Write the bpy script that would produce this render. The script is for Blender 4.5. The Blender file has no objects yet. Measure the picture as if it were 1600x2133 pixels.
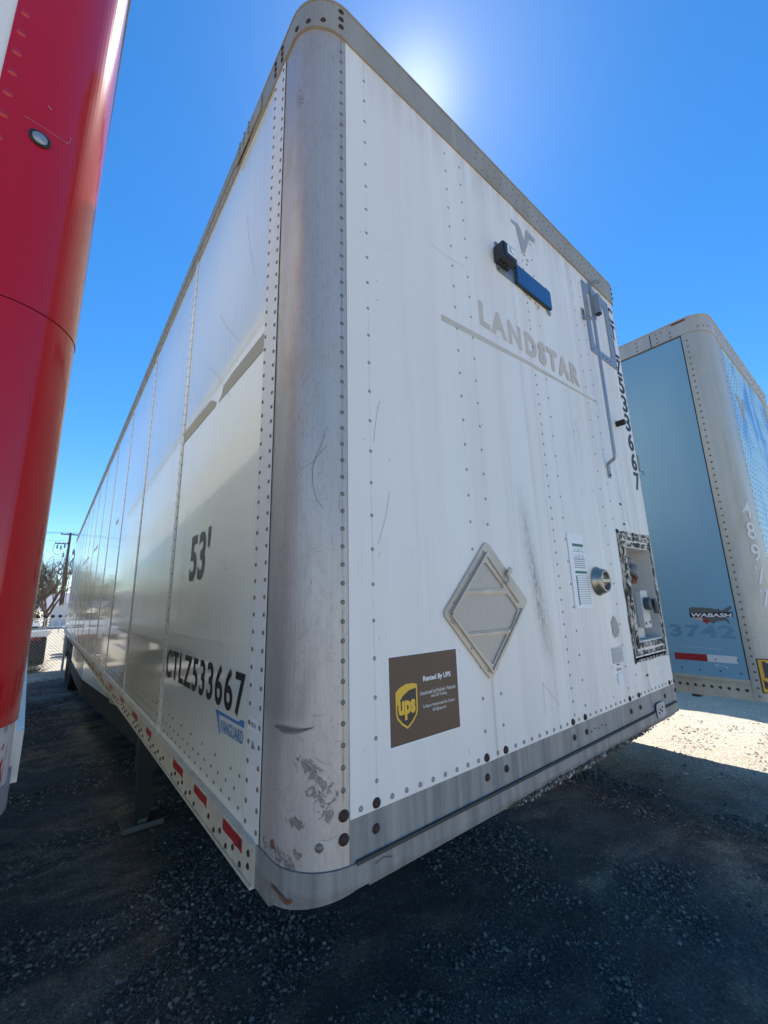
import bpy, bmesh, math, random
import numpy as np
from mathutils import Vector, Matrix, noise as mnoise
random.seed(7); np.random.seed(7)
sc = bpy.context.scene
col = sc.collection
PI = math.pi
# ------------------------------------------------------------------ camera
cd = bpy.data.cameras.new('camera'); cam = bpy.data.objects.new('camera', cd); col.objects.link(cam)
CP = Vector((-0.5076, -0.9542, 1.833))
S_ = Vector((0.77952087, -0.62589131, -0.02464281)); U_ = Vector((-0.11435111, -0.18087971, 0.97683487)); F_ = Vector((0.61584984, 0.75864524, 0.21257088))
m = Matrix((( S_.x, U_.x, -F_.x, CP.x), (S_.y, U_.y, -F_.y, CP.y), (S_.z, U_.z, -F_.z, CP.z), (0, 0, 0, 1)))
cam.matrix_world = m
cd.sensor_fit = 'VERTICAL'; cd.sensor_height = 24; cd.lens = 24 * 849.84 / 2133
cd.clip_start = 0.02; cd.clip_end = 8000
sc.camera = cam
# ------------------------------------------------------------------ light
SUN = Vector((0.394, 0.3655, 0.8434)).normalized()
sun_el = math.asin(SUN.z); sun_az = math.atan2(SUN.x, SUN.y)
w = bpy.data.worlds.new('World'); sc.world = w; w.use_nodes = True
wn = w.node_tree.nodes; wl = w.node_tree.links
bg = wn['Background']; sky = wn.new('ShaderNodeTexSky'); sky.sky_type = 'NISHITA'
sky.sun_disc = False; sky.sun_elevation = sun_el; sky.sun_rotation = sun_az
sky.altitude = 300; sky.air_density = 1.0; sky.dust_density = 0.08; sky.ozone_density = 4.0
hs = wn.new('ShaderNodeHueSaturation'); hs.inputs['Saturation'].default_value = 1.3; wl.new(sky.outputs[0], hs.inputs['Color']); hs.inputs['Value'].default_value = .95
# aureole of thin dust in the air round the sun
tcw = wn.new('ShaderNodeTexCoord'); dp = wn.new('ShaderNodeVectorMath'); dp.operation = 'DOT_PRODUCT'; dp.inputs[1].default_value = tuple(SUN)
wl.new(tcw.outputs['Generated'], dp.inputs[0])
def wm(op, a, b):
    n = wn.new('ShaderNodeMath'); n.operation = op
    for i, v in enumerate((a, b)):
        if isinstance(v, (int, float)): n.inputs[i].default_value = v
        else: wl.new(v, n.inputs[i])
    return n.outputs[0]
dd_ = wm('MAXIMUM', dp.outputs['Value'], 0.0)
glow = wm('ADD', wm('MULTIPLY', wm('POWER', dd_, 480), 2.3), wm('MULTIPLY', wm('POWER', dd_, 55), .5))
gm = wn.new('ShaderNodeMix'); gm.data_type = 'RGBA'; gm.blend_type = 'ADD'; gm.inputs[0].default_value = 1
gc = wn.new('ShaderNodeVectorMath'); gc.operation = 'SCALE'; gc.inputs[0].default_value = (1.0, .97, .9); wl.new(glow, gc.inputs['Scale'])
wl.new(hs.outputs[0], gm.inputs[6]); wl.new(gc.outputs[0], gm.inputs[7]); wl.new(gm.outputs[2], bg.inputs[0]); bg.inputs[1].default_value = 0.15
ld = bpy.data.lights.new('sun', 'SUN'); lo = bpy.data.objects.new('sun', ld); col.objects.link(lo)
ld.energy = 5.0; ld.angle = math.radians(0.53); ld.color = (1.0, 0.94, 0.85)
lo.rotation_euler = SUN.to_track_quat('Z', 'Y').to_euler()
sc.view_settings.view_transform = 'Standard'; sc.view_settings.look = 'None'
sc.view_settings.exposure = 0.56; sc.view_settings.gamma = 1
# ------------------------------------------------------------------ materials
class NT:
    def __init__(s, name):
        s.m = bpy.data.materials.new(name); s.m.use_nodes = True
        s.t = s.m.node_tree; s.n = s.t.nodes; s.b = s.n['Principled BSDF']; s.o = s.n['Material Output']
        s.tc = s.n.new('ShaderNodeTexCoord')
    def L(s, a, b): s.t.links.new(a, b)
    def mapc(s, sx, sy, sz, src='Object'):
        mp = s.n.new('ShaderNodeMapping'); mp.inputs['Scale'].default_value = (sx, sy, sz)
        s.L(s.tc.outputs[src], mp.inputs[0]); return mp.outputs[0]
    def noise(s, vec, sc_=1, det=4, rough=.55, dist=0):
        n = s.n.new('ShaderNodeTexNoise'); n.inputs['Scale'].default_value = sc_; n.inputs['Detail'].default_value = det
        n.inputs['Roughness'].default_value = rough; n.inputs['Distortion'].default_value = dist; s.L(vec, n.inputs['Vector']); return n.outputs['Fac']
    def vor(s, vec, sc_=1, feat='F1', out='Distance'):
        n = s.n.new('ShaderNodeTexVoronoi'); n.feature = feat; n.inputs['Scale'].default_value = sc_; s.L(vec, n.inputs['Vector']); return n.outputs[out]
    def ramp(s, f, *st):
        r = s.n.new('ShaderNodeValToRGB'); e = r.color_ramp.elements
        while len(e) < len(st): e.new(.5)
        for i, (p, c) in enumerate(st):
            e[i].position = p; e[i].color = (c if isinstance(c, tuple) else (c, c, c)) + (1,)
        s.L(f, r.inputs[0]); return r.outputs[0]
    def math(s, op, a, b=None, clamp=False):
        n = s.n.new('ShaderNodeMath'); n.operation = op; n.use_clamp = clamp
        for i, v in enumerate((a, b)):
            if v is None: continue
            if isinstance(v, (int, float)): n.inputs[i].default_value = v
            else: s.L(v, n.inputs[i])
        return n.outputs[0]
    def mix(s, f, a, b, mode='MIX'):
        n = s.n.new('ShaderNodeMix'); n.data_type = 'RGBA'; n.blend_type = mode
        for i, v in ((0, f), (6, a), (7, b)):
            if isinstance(v, (int, float)): n.inputs[i].default_value = v
            elif isinstance(v, tuple): n.inputs[i].default_value = v + (1,)
            else: s.L(v, n.inputs[i])
        return n.outputs[2]
    def bump(s, h, strength=.3, dist=.01, prev=None):
        n = s.n.new('ShaderNodeBump'); n.inputs['Strength'].default_value = strength; n.inputs['Distance'].default_value = dist
        s.L(h, n.inputs['Height'])
        if prev is not None: s.L(prev, n.inputs['Normal'])
        return n.outputs[0]
    def xyz(s):
        n = s.n.new('ShaderNodeSeparateXYZ'); s.L(s.tc.outputs['Object'], n.inputs[0]); return n.outputs
    def set(s, **k):
        al = dict(base='Base Color', rough='Roughness', metal='Metallic', normal='Normal', coat='Coat Weight', coatr='Coat Roughness', spec='Specular IOR Level', alpha='Alpha', trans='Transmission Weight', ior='IOR')
        for a, v in k.items():
            i = s.b.inputs[al.get(a, a)]
            if isinstance(v, (int, float)): i.default_value = v
            elif isinstance(v, tuple): i.default_value = v + (1,) if len(v) == 3 else v
            else: s.L(v, i)
        return s.m

def simple(name, base, rough=.5, metal=0, var=.12, scale=8, bump=0, coat=0):
    t = NT(name); n = t.noise(t.mapc(1, 1, 1), scale, 5)
    c = t.mix(n, tuple(x * (1 - var) for x in base), tuple(min(1, x * (1 + var)) for x in base))
    kw = dict(base=c, rough=t.ramp(n, (.2, max(0, rough - .06)), (.8, min(1, rough + .08))), metal=metal, coat=coat)
    if bump: kw['normal'] = t.bump(t.noise(t.mapc(1, 1, 1), scale * 10, 4), .4, bump)
    return t.set(**kw)

def mat_front_white():
    t = NT('weathered_white_front_panel')
    streak = t.noise(t.mapc(9, 3, .5), 1, 8, .72, .3)
    broad = t.noise(t.mapc(2.2, 2, .35), 1, 3, .5)
    X, Y, Z = t.xyz()
    right = t.ramp(t.math('MULTIPLY', X, .38), (.05, .18), (.48, .55), (.95, 1.0))
    s1 = t.ramp(streak, (.45, 0.0), (.78, 1.0))
    grime = t.math('MULTIPLY', t.math('MULTIPLY', s1, right), .7)
    c = t.mix(grime, (.80, .765, .715), (.42, .36, .30))
    c = t.mix(t.ramp(broad, (.4, 0.0), (.75, .4)), c, (.66, .62, .58))
    # black soot smear right of the placard frame
    cx = t.math('ADD', t.math('MULTIPLY', t.math('SUBTRACT', 2.2, Z), .13), 1.035)
    dx = t.math('DIVIDE', t.math('ABSOLUTE', t.math('SUBTRACT', X, cx)), .085)
    g = t.math('SUBTRACT', 1, dx, True)
    zz = t.ramp(t.math('DIVIDE', t.math('SUBTRACT', Z, 1.45), 1.0), (.08, 0.0), (.3, 1.0), (.55, .8), (.9, 0.0))
    sp = t.noise(t.mapc(60, 10, 22), 1, 8, .72, 1.5)
    soft = t.math('MULTIPLY', t.math('MULTIPLY', g, g), zz)
    smear = t.math('MULTIPLY', soft, t.ramp(sp, (.38, .05), (.62, 1.0)))
    c = t.mix(t.math('MULTIPLY', smear, 1.0, True), c, (.075, .07, .06))
    c = t.mix(t.math('MULTIPLY', soft, .22, True), c, (.35, .34, .31))
    # scuffs above the socket, faint
    cx2 = t.math('ABSOLUTE', t.math('SUBTRACT', X, 1.66)); cz2 = t.math('ABSOLUTE', t.math('SUBTRACT', Z, 2.72))
    g2 = t.math('MULTIPLY', t.math('SUBTRACT', 1, t.math('DIVIDE', cx2, .28), True), t.math('SUBTRACT', 1, t.math('DIVIDE', cz2, .25), True))
    c = t.mix(t.math('MULTIPLY', g2, t.ramp(sp, (.5, 0.0), (.7, .7))), c, (.28, .26, .23))
    # thin dirt runs under the fastener rows and below the placard frame
    runs = t.noise(t.mapc(1, 1, 2.2), 1, 4, .7); rm = t.ramp(runs, (.38, 0.0), (.62, .75))
    for k_, wd_, am_ in ((.218, .0035, .8), (.676, .0035, .45), (.778, .0035, .45), (1.271, .004, .8), (1.372, .004, .5), (1.832, .006, .9), (1.945, .006, .9), (1.60, .02, .5), (2.10, .02, .6), (1.14, .018, .45)):
        gg = t.math('SUBTRACT', 1, t.math('DIVIDE', t.math('ABSOLUTE', t.math('SUBTRACT', X, k_)), wd_), True)
        c = t.mix(t.math('MULTIPLY', t.math('MULTIPLY', gg, rm), am_ * .7), c, (.40, .33, .27))
    gg = t.math('SUBTRACT', 1, t.math('DIVIDE', t.math('ABSOLUTE', t.math('SUBTRACT', X, .732)), .011), True)
    c = t.mix(t.math('MULTIPLY', t.math('MULTIPLY', gg, t.ramp(t.math('SUBTRACT', Z, .6), (.95, .75), (.965, 0.0))), .75), c, (.42, .36, .29))
    top_ = t.math('MULTIPLY', t.ramp(t.math('SUBTRACT', Z, 3.0), (.70, 0.0), (.95, .55)), t.ramp(streak, (.42, 0.0), (.62, 1.0)))
    c = t.mix(top_, c, (.45, .41, .36))
    # sparse specks
    spk = t.ramp(t.vor(t.mapc(1, 1, 1), 23), (.0, 1.0), (.045, 0.0)); spn = t.ramp(t.noise(t.mapc(1, 1, 1), 6), (.5, 0.0), (.6, 1.0))
    c = t.mix(t.math('MULTIPLY', t.math('MULTIPLY', spk, spn), .7), c, (.2, .17, .14))
    # rust-coloured runs
    ru = t.noise(t.mapc(55, 3, .8), 1, 5, .7)
    c = t.mix(t.math('MULTIPLY', t.ramp(ru, (.64, 0.0), (.8, .55)), right), c, (.42, .27, .19))
    nb = t.bump(t.noise(t.mapc(2.6, 1, 1.4), 1, 3), .45, .02)
    nb = t.bump(t.noise(t.mapc(160, 160, 50), 1, 3), .12, .002, nb)
    return t.set(base=c, rough=t.ramp(streak, (.3, .34), (.8, .52)), normal=nb, spec=.5)

def mat_side_white():
    t = NT('glossy_white_side_panel')
    st = t.noise(t.mapc(2, 18, .45), 1, 5, .6)
    broad = t.noise(t.mapc(1, 1.3, .4), 1, 3, .5)
    c = t.mix(t.ramp(st, (.5, 0.0), (.85, .35)), (.84, .835, .745), (.68, .64, .54))
    c = t.mix(t.ramp(broad, (.4, 0.0), (.7, .25)), c, (.78, .73, .64))
    spk = t.ramp(t.vor(t.mapc(1, 1, 1), 14), (.0, 1.0), (.03, 0.0))
    c = t.mix(t.math('MULTIPLY', spk, .5), c, (.25, .22, .18))
    nb = t.bump(t.noise(t.mapc(1, 2.1, .7), 1, 2, .4), .22, .012)
    nb = t.bump(t.noise(t.mapc(1, 60, 4), 1, 2), .04, .002, nb)
    return t.set(base=c, rough=.16, normal=nb, spec=.6, coat=.6, coatr=.04)

def mat_alu(name, base=(.5, .49, .48), stain=(.30, .26, .22), metal=.7, rough=.42, sy=1.0):
    t = NT(name)
    n = t.noise(t.mapc(18, 18, 1.2), 1, 6, .65); b = t.noise(t.mapc(4, 4, 1.5), 1, 5, .6, .6); f = t.noise(t.mapc(90, 90, 40), 1, 4, .7)
    c = t.mix(t.ramp(n, (.35, 0.0), (.75, .8)), base, tuple(x * .78 for x in base))
    c = t.mix(t.ramp(b, (.5, 0.0), (.75, .5)), c, stain)
    c = t.mix(t.ramp(f, (.55, 0.0), (.75, .35)), c, tuple(x * .5 for x in base))
    nb = t.bump(b, .15, .01); nb = t.bump(f, .12, .0015, nb)
    return t.set(base=c, rough=t.ramp(b, (.3, rough - .08), (.75, rough + .15)), metal=metal, normal=nb)

def mat_post():
    t = NT('scuffed_aluminium_post'); base = (.52, .49, .46)
    n = t.noise(t.mapc(18, 18, 1.2), 1, 6, .65); b = t.noise(t.mapc(5, 5, 2.2), 1, 6, .65, .6); f = t.noise(t.mapc(90, 90, 40), 1, 5, .75)
    X, Y, Z = t.xyz()
    c = t.mix(t.ramp(n, (.35, 0.0), (.75, .7)), base, (.42, .38, .35))
    c = t.mix(t.ramp(b, (.48, 0.0), (.7, .6)), c, (.40, .33, .27))
    c = t.mix(t.ramp(f, (.52, 0.0), (.72, .45)), c, (.24, .215, .19))
    run = t.math('SUBTRACT', 1, t.math('DIVIDE', t.math('ABSOLUTE', t.math('SUBTRACT', X, .117)), .004), True)
    c = t.mix(t.math('MULTIPLY', run, t.ramp(t.noise(t.mapc(1, 1, 6), 1, 3), (.4, .1), (.6, .7))), c, (.16, .13, .11))
    # rubbed scar: two slanting patches broken up by noise, and a few smaller ones
    gr = t.noise(t.mapc(48, 48, 34), 1, 7, .68, 1.2); gr2 = t.noise(t.mapc(300, 300, 120), 1, 3, .6)
    sc_ = None
    for (x0, z0, x1, z1, w_) in ((.033, 1.443, .060, 1.410, .020), (.060, 1.410, .092, 1.372, .030), (.052, 1.385, .086, 1.325, .026), (.018, 1.312, .026, 1.305, .020), (.020, 1.25, .026, 1.243, .016), (.004, 1.235, .014, 1.214, .018)):
        dx, dz = x1 - x0, z1 - z0; L_ = math.hypot(dx, dz); ux, uz = dx / L_, dz / L_
        px = t.math('SUBTRACT', X, x0); pz = t.math('SUBTRACT', Z, z0)
        al = t.math('ADD', t.math('MULTIPLY', px, ux), t.math('MULTIPLY', pz, uz)); pe = t.math('ADD', t.math('MULTIPLY', px, -uz), t.math('MULTIPLY', pz, ux))
        clampd = t.math('MINIMUM', t.math('MAXIMUM', al, 0.0), L_); da = t.math('SUBTRACT', al, clampd)
        d = t.math('SQRT', t.math('ADD', t.math('MULTIPLY', da, da), t.math('MULTIPLY', pe, pe)))
        g = t.math('SUBTRACT', 1, t.math('DIVIDE', d, w_), True); sc_ = g if sc_ is None else t.math('MAXIMUM', sc_, g)
    near = t.ramp(t.math('SUBTRACT', .1, Y), (.0, 0.0), (.001, 1.0))
    k = t.ramp(t.math('SUBTRACT', t.math('ADD', t.math('MULTIPLY', sc_, .8), t.math('MULTIPLY', gr, 3.4)), 2.05), (.16, 0.0), (.24, 1.0))
    k = t.math('MULTIPLY', t.math('MULTIPLY', k, t.ramp(sc_, (.02, 0.0), (.12, 1.0))), t.ramp(gr2, (.3, .45), (.6, 1.0)))
    c = t.mix(t.math('MULTIPLY', k, .85), c, (.13, .115, .10))
    # darker band along the side edge of the post, fading upwards
    zb = t.ramp(t.math('SUBTRACT', Z, 1.5), (.03, 0.0), (.05, .4), (.30, .25), (.55, 0.0)); xb = t.ramp(X, (.0, 1.0), (.030, 1.0), (.045, 0.0))
    c = t.mix(t.math('MULTIPLY', t.math('MULTIPLY', zb, xb), t.ramp(b, (.3, .5), (.6, 1.0))), c, (.27, .24, .21))
    nb = t.bump(b, .18, .01); nb = t.bump(f, .14, .0015, nb); nb = t.bump(k, .5, -.002, nb)
    return t.set(base=c, rough=t.ramp(b, (.3, .40), (.75, .60)), metal=.38, normal=nb)

def mat_galv():
    t = NT('streaked_galvanised_steel')
    n = t.noise(t.mapc(30, 30, 1.3), 1, 6, .6); b = t.noise(t.mapc(5, 5, 3), 1, 5, .6)
    c = t.mix(t.ramp(n, (.35, 0.0), (.7, 1.0)), (.17, .18, .19), (.33, .335, .33))
    c = t.mix(t.ramp(b, (.55, 0.0), (.8, .6)), c, (.36, .33, .27))
    f = t.noise(t.mapc(40, 40, 60), 1, 5, .7)
    return t.set(base=c, rough=.55, metal=.25, normal=t.bump(f, .2, .002))

def mat_lip():
    t = NT('muddy_galvanised_lip')
    n = t.noise(t.mapc(26, 26, 2), 1, 6, .6); X, Y, Z = t.xyz()
    mud = t.noise(t.mapc(14, 14, 40), 1, 7, .7)
    low = t.ramp(t.math('MULTIPLY', t.math('SUBTRACT', 1.185, Z), 30), (.35, 0.0), (.8, 1.0))
    zone = t.ramp(t.math('MULTIPLY', X, .4), (.28, .35), (.42, 1.0), (.82, 1.0), (.9, .3))
    c = t.mix(t.ramp(n, (.3, 0.0), (.7, 1.0)), (.17, .172, .172), (.34, .33, .31))
    c = t.mix(t.math('MULTIPLY', t.math('MULTIPLY', low, zone), t.ramp(mud, (.35, 0.0), (.55, 1.0))), c, (.12, .095, .065))
    return t.set(base=c, rough=.6, metal=.15, normal=t.bump(mud, .5, .006))

def mat_sealant():
    t = NT('cracked_black_sealant_residue')
    v = t.noise(t.mapc(17, 20, 13), 1, 7, .70, 1.6); b = t.vor(t.mapc(30, 20, 24), 1, 'F1')
    k = t.ramp(v, (.50, 0.0), (.54, 1.0))
    c = t.mix(k, (.045, .036, .028), (.60, .55, .47))
    return t.set(base=c, rough=.8, normal=t.bump(v, .8, .006))

def mat_ground():
    t = NT('gravelly_dirt_ground')
    big = t.noise(t.mapc(.45, 1.1, 1), 1, 5, .6, .9); mid = t.noise(t.mapc(3.2, 4.4, 1), 1, 6, .6)
    fine = t.noise(t.mapc(70, 70, 70), 1, 6, .75); v = t.vor(t.mapc(1, 1, 1), 95, 'F1', 'Color')
    sep = t.n.new('ShaderNodeSeparateColor'); t.L(v, sep.inputs[0])
    st = t.ramp(sep.outputs[0], (0.0, .55), (.6, .9), (.93, 1.15), (1.0, 2.1))
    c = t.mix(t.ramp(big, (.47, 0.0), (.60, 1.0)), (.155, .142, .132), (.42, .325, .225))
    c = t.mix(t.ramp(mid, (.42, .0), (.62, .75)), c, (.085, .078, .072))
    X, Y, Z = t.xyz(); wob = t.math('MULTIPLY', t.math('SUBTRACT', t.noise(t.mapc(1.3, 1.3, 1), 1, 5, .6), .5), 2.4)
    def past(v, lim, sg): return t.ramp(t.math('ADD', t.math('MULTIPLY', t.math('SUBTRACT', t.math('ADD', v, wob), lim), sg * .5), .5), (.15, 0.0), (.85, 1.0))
    pale = t.math('MAXIMUM', t.math('MAXIMUM', past(X, 4.6, 1), past(Y, -2.4, -1)), t.math('MAXIMUM', past(Y, 13.6, 1), past(X, -4.5, -1)))  # paler dirt where sun falls, its brightness and bounce put into the colour
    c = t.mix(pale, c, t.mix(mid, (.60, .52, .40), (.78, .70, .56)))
    c = t.mix(.85, c, st, 'MULTIPLY')
    c = t.mix(t.ramp(fine, (.3, .5), (.7, 0.0)), c, t.mix(.35, (.02, .02, .02), c))
    d = t.vor(t.mapc(1, 1, 1), 60, 'F1')
    nb = t.bump(mid, .5, .05); nb = t.bump(d, .8, .006, nb); nb = t.bump(fine, .7, .006, nb)
    return t.set(base=c, rough=.88, normal=nb, spec=.35)

M = {}
M['front'] = mat_front_white(); M['side'] = mat_side_white()
M['post'] = mat_post()
M['rail'] = mat_alu('dull_aluminium_roof_rail', (.40, .355, .285), (.20, .16, .11), .25, .55)
M['galv'] = mat_galv(); M['lip'] = mat_lip(); M['seal'] = mat_sealant(); M['ground'] = mat_ground()
M['strip'] = simple('white_riveted_strip', (.76, .74, .69), .3, 0, .08, 9)
M['rivet'] = simple('grey_rivet_head', (.20, .18, .16), .5, .5, .4, 30)
M['rivetw'] = simple('painted_rivet_head', (.30, .30, .29), .45, .3, .3, 30)
M['bolt'] = simple('rusty_bolt_head', (.055, .032, .024), .7, .3, .4, 40, .003)
M['seam'] = simple('dark_seam', (.03, .03, .03), .8)
M['siderail'] = mat_alu('weathered_pale_side_rail', (.58, .54, .44), (.33, .27, .18), .1, .55)
M['black'] = simple('black_vinyl_lettering', (.018, .018, .019), .45, 0, .2)
M['grey53'] = simple('faded_grey_lettering', (.13, .135, .13), .5, 0, .15)
M['blacksteel'] = simple('black_painted_steel', (.015, .015, .016), .6, 0, .3, 6)
M['rubber'] = simple('black_rubber', (.014, .014, .014), .75, 0, .3, 12, .002)
M['ghost'] = simple('tan_decal_residue', (.54, .485, .415), .6, 0, .2, 16)
M['ghostg'] = simple('grey_decal_residue', (.34, .35, .36), .6, 0, .10, 30)
M['stripe'] = simple('grey_film_stripe', (.36, .34, .27), .5, 0, .12, 9)
M['brown'] = simple('brown_vinyl', (.105, .062, .038), .5, 0, .06, 20)
M['gold'] = simple('gold_vinyl', (.80, .46, .035), .4, 0, .04)
M['dbrown'] = simple('dark_brown_vinyl', (.035, .03, .022), .5)
M['whitev'] = simple('white_vinyl', (.80, .80, .80), .5, 0, .03)
M['blue'] = simple('blue_vinyl', (.06, .20, .42), .5, 0, .05)
M['green'] = simple('green_print', (.06, .17, .13), .6)
M['greyprint'] = simple('grey_print', (.22, .25, .26), .6)
M['redtape'] = simple('red_reflective_tape', (.36, .022, .025), .35, 0, .25, 60)
M['whitetape'] = simple('white_reflective_tape', (.72, .73, .74), .35, 0, .06, 60)
M['alu'] = mat_alu('brushed_aluminium_fitting', (.56, .49, .41), (.44, .35, .26), .35, .45)
M['alub'] = mat_alu('blue_grey_steel_fitting', (.34, .38, .43), (.28, .27, .25), .5, .4)
M['greyplastic'] = simple('grey_plastic', (.20, .21, .22), .5)
M['paleplastic'] = simple('pale_grey_plastic', (.55, .55, .53), .5)
M['boxwhite'] = simple('grimy_white_box_lining', (.58, .57, .53), .6, 0, .15, 6)
M['rust'] = simple('rust', (.16, .07, .03), .9, 0, .5, 30, .003)
M['brassy'] = mat_alu('tarnished_chrome', (.42, .38, .30), (.22, .17, .10), .8, .3)
M['solar'] = simple('dark_blue_solar_cells', (.012, .03, .10), .14, 0, .3, 5, 0, .8)
M['blackplastic'] = simple('black_plastic', (.02, .022, .024), .4)
M['scuff'] = simple('dark_scuff', (.14, .125, .11), .7, 0, .45, 90)
M['scratch'] = simple('dark_scratch', (.24, .215, .19), .7)
M['paleglass'] = simple('pale_lamp_lens', (.75, .72, .6), .25)
M['underside'] = simple('dark_underside', (.045, .045, .045), .8)
M['roof'] = simple('pale_roof_sheet', (.6, .6, .6), .5)

def mat_red():
    t = NT('glossy_red_post_paint')
    n = t.noise(t.mapc(3, 3, 1), 1, 4)
    sc_ = t.noise(t.mapc(40, 40, 8), 1, 6, .8)
    c = t.mix(n, (.46, .003, .008), (.53, .005, .010))
    c = t.mix(t.ramp(sc_, (.74, 0.0), (.80, .25)), c, (.42, .2, .2))
    return t.set(base=c, rough=.16, spec=.4, coat=.5, coatr=.06, normal=t.bump(n, .08, .01))
M['red'] = mat_red()
def mat_chip():
    t = NT('chipped_white_and_red_paint')
    n = t.noise(t.mapc(22, 22, 5), 1, 7, .7, .8)
    c = t.mix(t.ramp(n, (.57, 0.0), (.60, 1.0)), (.58, .56, .55), (.40, .02, .03))
    n2 = t.noise(t.mapc(12, 12, 7), 1, 5, .7)
    c = t.mix(t.ramp(n2, (.52, 0.0), (.58, 1.0)), c, (.30, .30, .31))
    return t.set(base=c, rough=.5, metal=.1, normal=t.bump(n2, .3, .006))
M['chip'] = mat_chip()
def mat_blue_panel():
    t = NT('faded_blue_panel')
    n = t.noise(t.mapc(2, 2.5, .6), 1, 4, .5); s = t.noise(t.mapc(20, 20, 1), 1, 5, .6)
    X, Y, Z = t.xyz()
    c = t.mix(n, (.17, .35, .49), (.24, .43, .57))
    c = t.mix(t.ramp(s, (.5, 0.0), (.85, .25)), c, (.24, .36, .42))
    return t.set(base=c, rough=.38, spec=.5, normal=t.bump(n, .1, .01))
M['bluepanel'] = mat_blue_panel()
def mat_blue_front():
    t = NT('faded_light_blue_front_panel')
    n = t.noise(t.mapc(3.5, 2, 1.6), 1, 4, .5, .6); s = t.noise(t.mapc(20, 20, 1), 1, 5, .6)
    c = t.mix(t.ramp(n, (.48, 0.0), (.66, 1.0)), (.36, .56, .66), (.08, .27, .62))
    c = t.mix(t.ramp(s, (.5, 0.0), (.85, .3)), c, (.45, .58, .68))
    return t.set(base=c, rough=.4)
M['bluefront'] = mat_blue_front()
M['faintblue'] = simple('dark_blue_ghost_lettering', (.135, .29, .42), .4)
M['faintwhite'] = simple('pale_ghost_lettering', (.62, .66, .68), .5, 0, .18, 60)
M['ghostpost'] = simple('faded_pale_lettering', (.66, .67, .66), .5, .1, .15, 40)
M['yellow'] = simple('yellow_sign', (.80, .42, .02), .4)
M['navy'] = simple('navy_sign_print', (.012, .018, .055), .4)
M['postb'] = mat_alu('grey_dirty_aluminium_post', (.50, .48, .43), (.32, .29, .22), .3, .48)

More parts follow.
